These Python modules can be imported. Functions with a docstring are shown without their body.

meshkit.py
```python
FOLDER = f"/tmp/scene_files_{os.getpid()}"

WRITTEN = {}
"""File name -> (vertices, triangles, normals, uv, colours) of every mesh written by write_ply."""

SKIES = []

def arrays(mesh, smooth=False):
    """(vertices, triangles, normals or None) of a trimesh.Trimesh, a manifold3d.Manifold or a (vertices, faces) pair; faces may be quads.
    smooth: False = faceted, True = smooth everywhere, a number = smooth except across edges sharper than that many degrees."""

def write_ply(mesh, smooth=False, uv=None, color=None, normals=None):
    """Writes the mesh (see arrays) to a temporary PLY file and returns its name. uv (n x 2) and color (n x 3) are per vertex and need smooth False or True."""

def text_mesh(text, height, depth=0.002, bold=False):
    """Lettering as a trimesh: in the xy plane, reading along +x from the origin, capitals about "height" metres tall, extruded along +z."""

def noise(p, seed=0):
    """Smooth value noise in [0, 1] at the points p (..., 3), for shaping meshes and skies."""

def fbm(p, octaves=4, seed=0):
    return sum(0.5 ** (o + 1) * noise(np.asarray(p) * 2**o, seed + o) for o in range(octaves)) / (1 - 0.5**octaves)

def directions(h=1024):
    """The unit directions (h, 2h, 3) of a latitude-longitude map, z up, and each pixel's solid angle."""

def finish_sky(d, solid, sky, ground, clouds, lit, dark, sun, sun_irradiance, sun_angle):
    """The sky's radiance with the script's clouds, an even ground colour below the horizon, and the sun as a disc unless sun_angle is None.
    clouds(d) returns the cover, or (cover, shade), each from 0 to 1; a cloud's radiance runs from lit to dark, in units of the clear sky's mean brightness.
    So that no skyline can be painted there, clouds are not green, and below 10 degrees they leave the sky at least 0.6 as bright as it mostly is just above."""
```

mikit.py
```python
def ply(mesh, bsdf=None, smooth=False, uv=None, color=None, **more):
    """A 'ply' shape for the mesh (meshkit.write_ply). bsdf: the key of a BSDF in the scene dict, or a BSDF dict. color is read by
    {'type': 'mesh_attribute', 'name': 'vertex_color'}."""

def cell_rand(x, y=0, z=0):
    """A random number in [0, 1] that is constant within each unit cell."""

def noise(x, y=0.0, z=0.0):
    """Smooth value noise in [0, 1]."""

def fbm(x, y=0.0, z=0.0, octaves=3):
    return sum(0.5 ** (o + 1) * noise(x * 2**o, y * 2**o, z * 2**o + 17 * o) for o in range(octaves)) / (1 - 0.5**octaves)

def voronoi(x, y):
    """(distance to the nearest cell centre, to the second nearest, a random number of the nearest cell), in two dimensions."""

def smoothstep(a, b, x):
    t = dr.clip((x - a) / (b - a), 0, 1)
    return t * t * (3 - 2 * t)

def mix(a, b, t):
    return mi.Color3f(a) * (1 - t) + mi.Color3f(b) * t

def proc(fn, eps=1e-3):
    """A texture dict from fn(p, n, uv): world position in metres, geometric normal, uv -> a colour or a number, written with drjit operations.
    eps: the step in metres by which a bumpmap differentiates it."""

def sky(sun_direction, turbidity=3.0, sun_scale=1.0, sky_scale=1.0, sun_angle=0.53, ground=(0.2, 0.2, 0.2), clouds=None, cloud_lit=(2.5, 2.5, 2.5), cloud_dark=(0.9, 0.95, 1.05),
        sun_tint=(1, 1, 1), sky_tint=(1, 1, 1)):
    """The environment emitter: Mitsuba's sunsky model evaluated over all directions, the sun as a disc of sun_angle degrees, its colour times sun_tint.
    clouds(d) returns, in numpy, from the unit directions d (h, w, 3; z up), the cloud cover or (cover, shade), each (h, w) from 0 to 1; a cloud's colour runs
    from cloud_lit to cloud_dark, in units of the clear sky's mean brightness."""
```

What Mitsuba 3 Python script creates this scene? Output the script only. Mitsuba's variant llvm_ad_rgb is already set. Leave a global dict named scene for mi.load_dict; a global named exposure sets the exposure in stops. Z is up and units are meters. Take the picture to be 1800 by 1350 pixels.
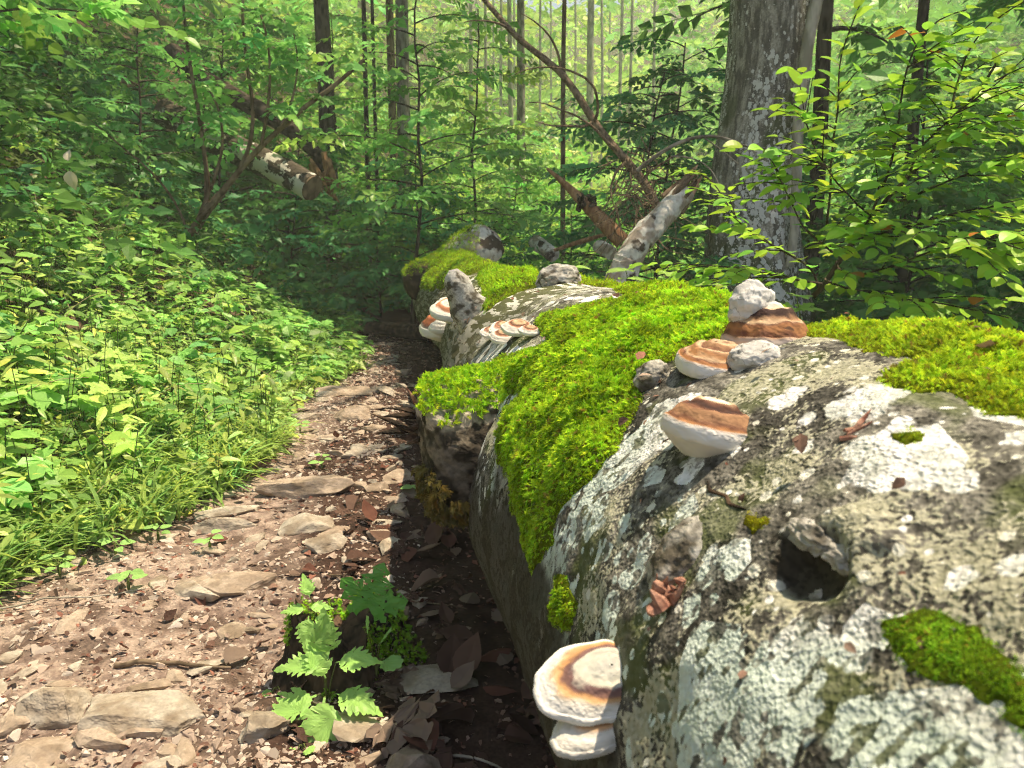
import math
import numpy as np, trimesh, mitsuba as mi, drjit as dr
from scipy.interpolate import CubicSpline
from scipy.spatial import ConvexHull
from shapely.geometry import Polygon
import shapely
import meshkit, mikit
from mikit import noise, fbm, voronoi, smoothstep, mix

T = mi.ScalarTransform4f
scene, labels = {'type': 'scene'}, {}
exposure = 2.5

# ------------------------------------------------------------------ camera and light
CAM = np.array([0, 0, 1.2])
PITCH = math.radians(10.5)
FWD = np.array([0, math.cos(PITCH), -math.sin(PITCH)])
scene['camera'] = {'type': 'thinlens', 'fov': 66.0, 'fov_axis': 'x', 'near_clip': 0.05, 'far_clip': 600.0,
                   'aperture_radius': 0.0016, 'focus_distance': 2.2,
                   'medium': {'type': 'ref', 'id': 'air'}, 'to_world': T().look_at(origin=CAM.tolist(), target=(CAM + FWD).tolist(), up=[0, 0, 1])}
SUN = np.array([0.36, 0.09, 1.0])
scene['sky'] = mikit.sky(SUN.tolist(), turbidity=3.0, sky_scale=0.8, sun_tint=(1.0, 0.97, 0.88), clouds=lambda d: 0.25)

scene['air'] = {'type': 'homogeneous', 'albedo': {'type': 'rgb', 'value': (.95, .95, .95)}, 'sigma_t': 0.0042}
rng = np.random.default_rng(11)
D2R = math.pi / 180

# ------------------------------------------------------------------ helpers
def num(key):
    if key not in scene and key not in labels:
        return key
    i = 1
    while f'{key}_{i:03d}' in scene or f'{key}_{i:03d}' in labels:
        i += 1
    return f'{key}_{i:03d}'

_count = {}
def numfast(key):
    if key not in _count:
        _count[key] = 0
        return key
    _count[key] += 1
    return f'{key}_{_count[key]:03d}'

def put(key, mesh, bsdf, **k):
    scene[key] = mikit.ply(mesh, bsdf, **k)
    return key

def tag(key, label=None, cat=None, group=None, kind=None):
    labels[key] = {a: b for a, b in (('label', label), ('category', cat), ('group', group), ('kind', kind)) if b}

def unit(a):
    a = np.asarray(a, float)
    return a / np.maximum(np.linalg.norm(a, axis=-1, keepdims=True), 1e-12)

def basis(y, z):
    """Rotation matrices whose second column is y and third is as near z as can be."""
    y = unit(y)
    x = unit(np.cross(y, z))
    return np.stack([x, y, np.cross(x, y)], -1)

def scatter(tmpl, pos, R, sc, col=None):
    v, f = tmpl
    pos = np.asarray(pos, float)
    n = len(pos)
    sc = np.asarray(sc, float)
    sv = v[None] * (sc[:, None, None] if sc.ndim == 1 else sc[:, None, :])
    V = np.einsum('nij,nkj->nki', R, sv) + pos[:, None]
    F = f[None] + (np.arange(n) * len(v))[:, None, None]
    C = None if col is None else np.repeat(np.asarray(col, float), len(v), axis=0)
    return V.reshape(-1, 3), F.reshape(-1, 3), C

def join(parts):
    V, F, C, at = [], [], [], 0
    for p in parts:
        V.append(p[0]); F.append(p[1] + at); at += len(p[0])
        if len(p) > 2 and p[2] is not None:
            C.append(p[2])
    return np.vstack(V), np.vstack(F), (np.vstack(C) if len(C) == len(V) else None)

def hue(base, n, dv=0.25, dh=0.12, r=rng):
    base = np.asarray(base, float)
    v = np.exp(r.normal(0, dv, (n, 1)))
    w = np.exp(r.normal(0, dh, (n, 1)))
    return np.clip(base * v * np.hstack([w, np.ones((n, 1)), 1 / w]), 0.004, 0.9)

def tube(points, radii, sides=8, cap=True, rough=0.0, seed=0):
    p = np.asarray(points, float)
    r = np.broadcast_to(radii, (len(p),)).astype(float)
    t = unit(np.gradient(p, axis=0))
    ref = np.array([0.31, 0.17, 0.93]) if abs(t[:, 2]).mean() < 0.8 else np.array([0.95, 0.2, 0.1])
    a = unit(np.cross(t, ref)); b = np.cross(t, a)
    ang = np.arange(sides) * 2 * np.pi / sides
    ring = np.cos(ang)[None, :, None] * a[:, None] + np.sin(ang)[None, :, None] * b[:, None]
    rr = np.broadcast_to(r[:, None], (len(p), sides))
    if rough:
        q = p[:, None] + ring * r[:, None, None]
        rr = rr * (1 + rough * 2 * (meshkit.fbm(q * (1.2 / max(r.mean(), .01)), 3, seed) - 0.5))
    v = (p[:, None] + ring * rr[..., None]).reshape(-1, 3)
    i, j = np.meshgrid(np.arange(len(p) - 1), np.arange(sides), indexing='ij')
    q = np.stack([i * sides + j, i * sides + (j + 1) % sides, (i + 1) * sides + (j + 1) % sides, (i + 1) * sides + j], -1).reshape(-1, 4)
    f = np.vstack([q[:, [0, 1, 2]], q[:, [0, 2, 3]]])
    if cap:
        n = len(v)
        v = np.vstack([v, p[0], p[-1]])
        j = np.arange(sides); k = (j + 1) % sides; m = (len(p) - 1) * sides
        f = np.vstack([f, np.stack([k, j, j * 0 + n], 1), np.stack([m + j, m + k, j * 0 + n + 1], 1)])
    return v, f

def curve(pts, n):
    pts = np.asarray(pts, float)
    if len(pts) == 2:
        t = np.linspace(0, 1, n)[:, None]
        return pts[0] * (1 - t) + pts[1] * t
    s = np.r_[0, np.cumsum(np.linalg.norm(np.diff(pts, axis=0), axis=1))]
    return CubicSpline(s, pts)(np.linspace(0, s[-1], n))

def wiggle(p, amp, freq, seed):
    p = np.asarray(p, float)
    w = np.stack([meshkit.fbm(p * freq + 7.3 * k, 2, seed + k) - 0.5 for k in range(3)], -1)
    w[0] *= 0
    return p + 2 * amp * w

# leaf templates: base at the origin, tip at +y, upper face +z
def leaf_t(prof, ts, fold=0.12, curl=0.12, stalk=0.0):
    rows = []
    for t, w in zip(ts, prof):
        z = -curl * t * t
        y = stalk + t * (1 - stalk)
        if w < 1e-6:
            rows.append([(0, y, z)])
        else:
            rows.append([(-w, y, z + fold * w), (0, y, z), (w, y, z + fold * w)])
    v, idx = [], []
    for r in rows:
        idx.append(list(range(len(v), len(v) + len(r)))); v += r
    f = []
    for a, b in zip(idx[:-1], idx[1:]):
        if len(a) == 1 and len(b) == 3:
            f += [(a[0], b[1], b[0]), (a[0], b[2], b[1])]
        elif len(a) == 3 and len(b) == 1:
            f += [(a[0], a[1], b[0]), (a[1], a[2], b[0])]
        else:
            f += [(a[0], a[1], b[1]), (a[0], b[1], b[0]), (a[1], a[2], b[2]), (a[1], b[2], b[1])]
    return np.array(v, float), np.array(f)

def poly_leaf(xy, fold=0.15, curl=0.15, depth=2, holes=0):
    """A lobed leaf from its outline, bent along the midrib."""
    pg = Polygon(xy).buffer(0)
    hr = np.random.default_rng(4)
    for _ in range(holes):
        pg = pg.difference(shapely.Point(hr.normal(0, .28), hr.uniform(.15, .95)).buffer(hr.uniform(.008, .026), quad_segs=2))
    if pg.geom_type != 'Polygon':
        pg = max(pg.geoms, key=lambda g: g.area)
    v, f = trimesh.creation.triangulate_polygon(pg, engine='earcut')
    m = trimesh.Trimesh(np.c_[v, np.zeros(len(v))], f, process=False)
    for _ in range(depth):
        v2, f2 = trimesh.remesh.subdivide_to_size(m.vertices, m.faces, 0.4 if depth == 1 else 0.22)
        m = trimesh.Trimesh(v2, f2)
        break
    v = np.array(m.vertices)
    v[:, 2] = fold * np.abs(v[:, 0]) - curl * v[:, 1] ** 2 + 0.03 * np.sin(v[:, 0] * 17) * np.cos(v[:, 1] * 13)
    return v, np.array(m.faces)[:, ::-1]

OV0 = leaf_t([0, .30, .0], [0, .45, 1], .25, .12)
OV1 = leaf_t([0, .25, .32, .21, 0], [0, .22, .45, .75, 1], .2, .16)
OV2 = leaf_t([0, .2, .31, .345, .31, .22, .1, 0], [0, .1, .25, .42, .6, .78, .92, 1], .18, .2)
NAR = leaf_t([0, .13, .16, .1, 0], [0, .2, .45, .75, 1], .2, .25)
def serrate(prof_n=9, wmax=.34, teeth=.05, seed=0, shape=1.0):
    r = np.random.default_rng(seed)
    y = np.linspace(0.02, .98, prof_n)
    w = wmax * np.sin(np.pi * y ** (0.75 * shape)) ** 0.8
    L, Rr = [(0, 0)], []
    for k, (a, b) in enumerate(zip(y, w)):
        dy = .5 / prof_n
        Rr += [(b * .93, a), (b + teeth, a + dy)]
    side = Rr
    pts = [(0, 0)] + side + [(0, 1.03)] + [(-x, yy) for x, yy in side[::-1]]
    return poly_leaf(pts, .16, .18, 1)
SER = serrate()
def palmate(lobes, r0=.35, teeth=0.0, seed=0, depth=1, holes=0):
    """Lobes: (angle from the tip direction, length)."""
    r = np.random.default_rng(seed)
    pts = []
    lobes = sorted(lobes)
    for k, (a, l) in enumerate(lobes):
        a = a * D2R
        d, n = np.array([math.sin(a), math.cos(a)]), np.array([math.cos(a), -math.sin(a)])
        wl = l * .2
        pts += [tuple(d * l * .45 - n * wl * 1.0), tuple(d * l * .62 - n * wl * (1.25 + teeth)), tuple(d * l * .72 - n * wl * .75), tuple(d * l * .84 - n * wl * (.7 + teeth * .5)), tuple(d * l),
                tuple(d * l * .84 + n * wl * (.7 + teeth * .5)), tuple(d * l * .72 + n * wl * .75), tuple(d * l * .62 + n * wl * (1.25 + teeth)), tuple(d * l * .45 + n * wl * 1.0)]
        if k < len(lobes) - 1:
            b = (lobes[k + 1][0] * D2R + a) / 2
            pts.append((math.sin(b) * r0, math.cos(b) * r0))
    pts.append((0, -0.04))
    pts = [(x, y + .15) for x, y in pts]
    return poly_leaf(pts, .1, .16, depth, holes)
MAP = palmate([(-105, .5), (-55, .75), (0, .85), (55, .75), (105, .5)], .33, .3)
MAPD = palmate([(-115, .45), (-60, .78), (0, .88), (60, .78), (115, .45)], .46, .7, depth=2, holes=34)
def pinnate():
    """Deeply cut leaf of the herb on the stump: toothed side lobes that nearly touch, and a broad toothed tip."""
    def lobe(b, ang, l, w):
        t = np.linspace(0, 1, 9); prof = w * np.sin(np.pi * (.08 + .92 * t) ** .8) ** .7 * (1 + .55 * (np.arange(9) % 2)); prof[-1] = 0
        c, s_ = math.cos(ang), math.sin(ang)
        P = np.r_[np.c_[t * l, prof], np.c_[t * l - .3 * l / 9, -prof][::-1]]
        return Polygon(np.c_[b[0] + P[:, 0] * s_ + P[:, 1] * c, b[1] + P[:, 0] * c - P[:, 1] * s_]).buffer(0)
    g = [Polygon([(-.012, 0), (.012, 0), (.03, .7), (-.03, .7)])]
    for y0, l, w in ((.13, .42, .052), (.29, .44, .056), (.45, .36, .052), (.60, .26, .045)):
        for sg in (-1, 1):
            g.append(lobe((0, y0), sg * .95, l, w))
    g.append(lobe((0, .62), 0, .42, .085))
    u = shapely.union_all(g).buffer(.008)
    return poly_leaf(np.array(u.exterior.coords)[:-1], .14, .22, 2)
PIN = pinnate()
MAPL = (lambda a: (np.array([[0, .15, 0]] + a), np.array([(0, k + 1, k) if False else (0, k, k + 1) for k in range(1, len(a))])))(
    [[.06, 0, 0], [.36, .02, -.03], [.26, .24, .03], [.56, .42, -.04], [.26, .48, .04], [.30, .78, 0], [0, 1.0, -.14], [-.30, .78, 0], [-.26, .48, .04], [-.56, .42, -.04], [-.26, .24, .03], [-.36, .02, -.03], [-.06, 0, 0]])
BLADE = leaf_t([.016, .022, .021, .013, 0], [0, .3, .55, .8, 1], .3, .0)
def blade_t():
    v, f = BLADE
    v = v.copy(); t = v[:, 1].copy()
    v[:, 1] = t * (1 - .25 * t * t); v[:, 2] += -.55 * t ** 2.4
    return v, f
BLADE = blade_t()
PRISM = (np.array([[math.cos(a), y, math.sin(a)] for y in (0, 1) for a in (0, 2.094, 4.189)]) * [1, 1, 1], np.array([[0, 1, 4], [0, 4, 3], [1, 2, 5], [1, 5, 4], [2, 0, 3], [2, 3, 5]]))

def spray_t(n, leaf, L, seed, droop=.15):
    """A flat leafy twig along +y, one metre long."""
    r = np.random.default_rng(seed)
    t = np.linspace(.12, 1, n)
    side = np.where(np.arange(n) % 2 == 0, 1, -1.0); side[-1] = 0.05
    pos = np.c_[r.normal(0, .02, n), t, -droop * t ** 2 + r.normal(0, .015, n)]
    ax = np.c_[side * r.uniform(.7, 1.1, n), r.uniform(.35, .8, n), r.uniform(-.45, .1, n)]
    nr = np.c_[r.normal(0, .5, n), r.normal(0, .5, n), np.ones(n)]
    V, F, _ = scatter(leaf, pos, basis(ax, nr), L * r.uniform(.75, 1.2, n))
    y = np.linspace(0, 1, 3)
    tv = np.vstack([np.c_[-.008 * (1.2 - y), y, -droop * y ** 2], np.c_[.008 * (1.2 - y), y, -droop * y ** 2 - .004]])
    tf = np.array([(0, 3, 4), (0, 4, 1), (1, 4, 5), (1, 5, 2)])
    return np.vstack([V, tv]), np.vstack([F, tf + len(V)])
SPRAY = [spray_t(11, OV0, .27, k) for k in range(3)]
SPRAYC = [spray_t(6, OV0, .40, 30 + k) for k in range(4)]
SPRAYM = [spray_t(9, OV1, .30, 10 + k, .2) for k in range(3)]
SPRAYF = [spray_t(16, leaf_t([0, .2, 0], [0, .5, 1], .1, .2), .3, 20 + k, .3) for k in range(2)]

# ------------------------------------------------------------------ materials
VC = {'type': 'mesh_attribute', 'name': 'vertex_color'}
scene['leaf_mat'] = {'type': 'blendbsdf', 'weight': 0.3,
    'a': {'type': 'principledthin', 'base_color': VC, 'roughness': 0.5, 'diff_trans': 1.15},
    'b': {'type': 'twosided', 'n': {'type': 'principled', 'base_color': VC, 'roughness': 0.38, 'specular': 0.6}}}
scene['moss_mat'] = {'type': 'principledthin', 'base_color': VC, 'roughness': 0.7, 'diff_trans': 0.9}
scene['vc_mat'] = {'type': 'twosided', 'n': {'type': 'principled', 'base_color': VC, 'roughness': 0.75, 'specular': 0.3}}
scene['litter_mat'] = {'type': 'principledthin', 'base_color': VC, 'roughness': 0.6, 'diff_trans': 0.35}

def C3(a): return mi.Color3f(*a)

def f_bark(p, n, uv):
    """Fallen beech: olive grey bark under crusts of cream and white lichen. uv = metres along and around the trunk."""
    u, v = uv.x, uv.y
    w1 = fbm(u * 9, v * 9, 3.1, 3) - .5
    w2 = fbm(u * 60, v * 60, 1.7, 3) - .5
    fine = fbm(u * 260, v * 260, 5.0, 2)
    bark = mix(C3((.040, .039, .032)), C3((.185, .180, .155)), smoothstep(.25, .75, fbm(u * 55, v * 80, .3, 3)))
    bark = bark * (0.2 + 1.5 * fine) * (.6 + .8 * smoothstep(.3, .7, fbm(u * 7, v * 7, 5., 2)))
    bark = mix(bark, C3((.10, .13, .035)), smoothstep(.52, .72, fbm(u * 14 + 4, v * 14, 8.0, 3)) * .6)
    left = smoothstep(1.08, 1.24, v + w1 * .25)
    # cream granular lichen
    cr = fbm(u * 13, v * 11, 2.0, 2) - .5 + .55 * w2 + .55 * (fine - .5)
    cream = mix(C3((.24, .245, .15)), C3((.56, .555, .43)), fine)
    near = smoothstep(.75, .4, u) * .07
    out = mix(bark, cream, smoothstep(.12 - .07 * left - near, .19 - .07 * left - near, cr) * .8)
    # scattered pale spots
    d, _, k = voronoi(u * 34 + 3, v * 34)
    out = mix(out, C3((.62, .63, .55)), smoothstep(0, .06, -d + (k - .80) * 1.5 + w2 * .45))
    # large white crusts
    d, _, k = voronoi(u * 9.5 + w1 * .35, v * 9.5)
    big = -d + (k - .68) * 1.9 + w1 * .9 + w2 * .6 + left * .48
    d, _, k = voronoi(u * 24 + 9 + w1 * .4, v * 24)
    big = dr.maximum(big, -d + (k - .78) * 1.9 + w1 * .7 + w2 * .7 + left * .5)
    d, _, k = voronoi(u * 52 + 5, v * 52)
    big = dr.maximum(big, -d + (k - .86) * 2.0 + w2 * .6 + left * .2)
    white = mix(C3((.60, .63, .59)), C3((.80, .81, .80)), smoothstep(.3, .65, fbm(u * 30, v * 30, 6., 3)))
    white = mix(white, C3((.46, .60, .52)), left * smoothstep(.42, .62, fbm(u * 5, v * 7, 9., 2)) * .6) * (.80 + .4 * fine)
    hole = smoothstep(.55, .63, fbm(u * 85, v * 62, 12., 3)) * (.25 + .65 * left)
    crack = smoothstep(.016, .0, dr.abs(fbm(u * 34, v * 20, 12., 3) - .5)) * .7 * left
    white = mix(white, bark, dr.maximum(hole, crack))
    out = mix(out, white, smoothstep(-.02, .08, big))
    # towards the underside the bark is bare, its colour darkened to imitate shade
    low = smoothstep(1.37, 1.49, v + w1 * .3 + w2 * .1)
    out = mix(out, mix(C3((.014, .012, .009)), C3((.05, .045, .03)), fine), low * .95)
    # rotten hollow of a lost branch
    hd = dr.sqrt(dr.square(u - .615) * .6 + dr.square(v - 1.162)) + w1 * .11 + w2 * .03
    out = mix(out, C3((.03, .025, .017)) * (.5 + fine), smoothstep(.034, .018, hd) * .95)
    # far part: streaks along the grain
    far = smoothstep(2.2, 3.0, u)
    st = fbm(u * 10 + v * 14, v * 46 - u * 9, 3., 3)
    streak = mix(C3((.10, .11, .045)), C3((.66, .66, .58)), smoothstep(.5, .56, st))
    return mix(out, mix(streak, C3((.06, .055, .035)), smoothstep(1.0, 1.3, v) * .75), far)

def f_bark_h(p, n, uv):
    u, v = uv.x, uv.y
    w1 = fbm(u * 9, v * 9, 3.1, 3) - .5
    d, _, k = voronoi(u * 17 + 9 + w1 * .3, v * 17)
    return .0055 * fbm(u * 42, v * 80, 1.7, 3) + .0035 * fbm(u * 260, v * 260, 5.0, 2) + .003 * fbm(u * 24, v * 24, 2.2, 2)
def bumped(color, height, rough=.85, eps=6e-4):
    return {'type': 'twosided', 'n': {'type': 'bumpmap', 'arbitrary': mikit.proc(height, eps), 'scale': 1.0,
            'n': {'type': 'principled', 'base_color': color if isinstance(color, dict) else mikit.proc(color), 'roughness': rough, 'specular': .25}}}
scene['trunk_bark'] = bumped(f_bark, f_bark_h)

def f_knob(p, n, uv):
    a = fbm(p.x * 38, p.y * 38, p.z * 38, 3); b = fbm(p.x * 170, p.y * 170, p.z * 170, 2)
    c = mix(C3((.09, .08, .06)), C3((.36, .35, .31)), smoothstep(.36, .6, a))
    return mix(c, C3((.50, .50, .47)), smoothstep(.52, .68, fbm(p.x * 24, p.y * 24, p.z * 24 + 4, 3)) * .7) * (.6 + .8 * b)
def f_old(p, n, uv):
    a = fbm(p.x * 30, p.y * 30, p.z * 30, 3); b = fbm(p.x * 200, p.y * 200, p.z * 200, 2)
    c = mix(C3((.44, .44, .42)), C3((.60, .60, .58)), smoothstep(.3, .6, a)) * (.85 + .3 * b)
    ck = smoothstep(.02, .0, dr.abs(fbm(p.x * 40, p.y * 40, p.z * 26, 3) - .5))
    return mix(c, C3((.07, .06, .05)), ck * .6)
def f_knob_h(p, n, uv):
    return .008 * fbm(p.x * 50, p.y * 50, p.z * 50, 3) + .002 * fbm(p.x * 220, p.y * 220, p.z * 220, 2)
scene['knob_mat'] = bumped(f_knob, f_knob_h)
scene['old_fungus'] = bumped(f_old, lambda p, n, uv: .005 * fbm(p.x * 36, p.y * 36, p.z * 36, 3) + .0015 * fbm(p.x * 220, p.y * 220, p.z * 220, 2))
scene['fungus_mat'] = bumped(VC, lambda p, n, uv: .004 * fbm(p.x * 90, p.y * 90, p.z * 90, 3) + .0015 * fbm(p.x * 300, p.y * 300, p.z * 300, 2), .85)

def f_rot(p, n, uv):
    g = fbm(p.x * 30, p.y * 30, p.z * 12, 3); b = fbm(p.x * 130, p.y * 130, p.z * 50, 2)
    return mix(C3((.022, .017, .012)), C3((.11, .07, .045)), smoothstep(.35, .75, g)) * (.6 + .8 * b)
def f_rot_h(p, n, uv):
    return .012 * fbm(p.x * 45, p.y * 45, p.z * 16, 3) + .004 * fbm(p.x * 180, p.y * 180, p.z * 60, 2)
scene['rotten_wood'] = bumped(f_rot, f_rot_h, .9)

def f_wood(p, n, uv):
    g = fbm(p.x * 90, p.y * 16, p.z * 90, 3)
    return mix(C3((.20, .08, .055)), C3((.42, .24, .17)), smoothstep(.3, .7, g))
scene['torn_wood'] = bumped(f_wood, lambda p, n, uv: .006 * fbm(p.x * 90, p.y * 16, p.z * 90, 3), .8)

def f_stubbark(p, n, uv):
    a = fbm(p.x * 25, p.y * 25, p.z * 25, 3); b = fbm(p.x * 140, p.y * 140, p.z * 140, 2)
    c = mix(C3((.030, .025, .018)), C3((.17, .145, .11)), smoothstep(.42, .7, a))
    c = mix(c, C3((.44, .39, .33)), smoothstep(.58, .68, a * .6 + .5 * smoothstep(.66, .82, p.z)) * .75)
    return c * (.55 + .9 * b)
scene['stub_bark'] = bumped(f_stubbark, lambda p, n, uv: .014 * fbm(p.x * 30, p.y * 30, p.z * 30, 3) + .004 * fbm(p.x * 160, p.y * 160, p.z * 160, 2))

def f_dirt(p, n, uv):
    a = fbm(p.x * 1.3, p.y * 1.3, 2., 3); b = fbm(p.x * 26, p.y * 26, 5., 3); c = fbm(p.x * 170, p.y * 170, 1., 2)
    base = mix(C3((.18, .13, .105)), C3((.37, .29, .235)), smoothstep(.3, .7, b * .7 + a * .3))
    mould = smoothstep(-.56, -.34, p.x + .165 * p.y - .06 + (a - .5) * .5)  # leaf mould strip beside the trunk, darkened further to paint its shadow
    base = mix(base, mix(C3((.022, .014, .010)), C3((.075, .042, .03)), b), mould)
    return mix(base, C3((.07, .045, .032)), smoothstep(.55, .72, fbm(p.x * 9, p.y * 9, 9., 3)) * .7) * (.6 + .8 * c)
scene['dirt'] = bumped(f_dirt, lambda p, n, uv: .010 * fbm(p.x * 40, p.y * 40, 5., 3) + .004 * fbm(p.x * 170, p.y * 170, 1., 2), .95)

def f_soil(p, n, uv):
    a = fbm(p.x * 3, p.y * 3, p.z * 3, 3); b = fbm(p.x * 40, p.y * 40, p.z * 40, 2)
    c = mix(C3((.045, .03, .02)), C3((.13, .085, .055)), b)
    return mix(c, mix(C3((.035, .055, .015)), C3((.075, .11, .03)), b), smoothstep(.4, .6, a))
scene['soil'] = bumped(f_soil, lambda p, n, uv: .03 * fbm(p.x * 14, p.y * 14, p.z * 14, 3), .95, 2e-3)

def rock_mat(a, b):
    def f(p, n, uv):
        g = fbm(p.x * 22, p.y * 22, p.z * 22, 3); h = fbm(p.x * 150, p.y * 150, p.z * 150, 2)
        return mix(mix(C3(a), C3(b), smoothstep(.3, .7, g)), C3((.16, .12, .08)), smoothstep(.56, .72, fbm(p.x * 12, p.y * 12, p.z * 12 + 5, 3)) * .6) * (.75 + .5 * h)
    return f
f_rk_h = lambda p, n, uv: .014 * fbm(p.x * 38, p.y * 38, p.z * 38, 4) + .003 * fbm(p.x * 240, p.y * 240, p.z * 240, 2)
scene['rock_grey'] = bumped(rock_mat((.30, .25, .19), (.44, .40, .33)), f_rk_h)
scene['rock_tan'] = bumped(rock_mat((.30, .235, .175), (.42, .345, .27)), f_rk_h)

def f_beech(p, n, uv):
    """Standing beech: uv = metres around and up."""
    u, v = uv.x, uv.y
    b = fbm(u * 30, v * 7, 1., 3); f = fbm(u * 70, v * 70, 2., 2)
    c = mix(C3((.10, .095, .075)), C3((.33, .31, .26)), smoothstep(.3, .75, b)) * (.6 + .8 * f)
    c = mix(c, C3((.06, .085, .02)), smoothstep(.5, .66, fbm(u * 3, v * 1.6, 4., 3)) * .65)
    d, _, k = voronoi(u * 26 + f * .3, v * 17)
    w = -d + (k - .55) * 1.3 + (fbm(u * 4, v * 1.2, 7., 2) - .52) * 1.3 + .42 * dr.exp(-dr.square((u - 2.32) / .34)) - .1
    c = mix(c, C3((.58, .58, .54)), smoothstep(0, .1, w))
    d, _, k = voronoi(u * 60, v * 50)
    return mix(c, C3((.5, .5, .46)), smoothstep(0, .15, -d + (k - .72) * 1.4 + (fbm(u * 4, v * 1.2, 7., 2) - .5)))
scene['beech_bark'] = bumped(f_beech, lambda p, n, uv: .012 * fbm(uv.x * 34, uv.y * 8, 1., 3), .85, 2e-3)

def trunk_mat(a, b, sz=1.0):
    def f(p, n, uv):
        g = fbm(p.x * 16 * sz, p.y * 16 * sz, p.z * 5 * sz, 3)
        return mix(C3(a), C3(b), smoothstep(.3, .7, g))
    return {'type': 'twosided', 'n': {'type': 'diffuse', 'reflectance': mikit.proc(f)}}
scene['bark_dark'] = trunk_mat((.035, .03, .022), (.10, .085, .065))
scene['bark_grey'] = trunk_mat((.12, .11, .09), (.34, .31, .27))
scene['bark_brown'] = trunk_mat((.10, .07, .045), (.27, .20, .14))
scene['bark_pale'] = trunk_mat((.28, .26, .20), (.52, .48, .40))
scene['twig_mat'] = trunk_mat((.10, .075, .05), (.25, .19, .13), 3)
scene['straw_mat'] = trunk_mat((.30, .24, .13), (.52, .44, .28), 3)
scene['orange_wood'] = trunk_mat((.22, .12, .065), (.42, .25, .14), 2)
def f_birchy(p, n, uv):
    g = fbm(p.x * 14, p.y * 14, p.z * 9, 3); h = fbm(p.x * 50, p.y * 50, p.z * 30, 2)
    c = mix(C3((.60, .58, .52)), C3((.36, .30, .24)), smoothstep(.45, .6, g))
    return mix(c, C3((.07, .055, .04)), smoothstep(.57, .66, fbm(p.x * 9, p.y * 5, p.z * 7 + 3, 4))) * (.7 + .6 * h)
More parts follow.
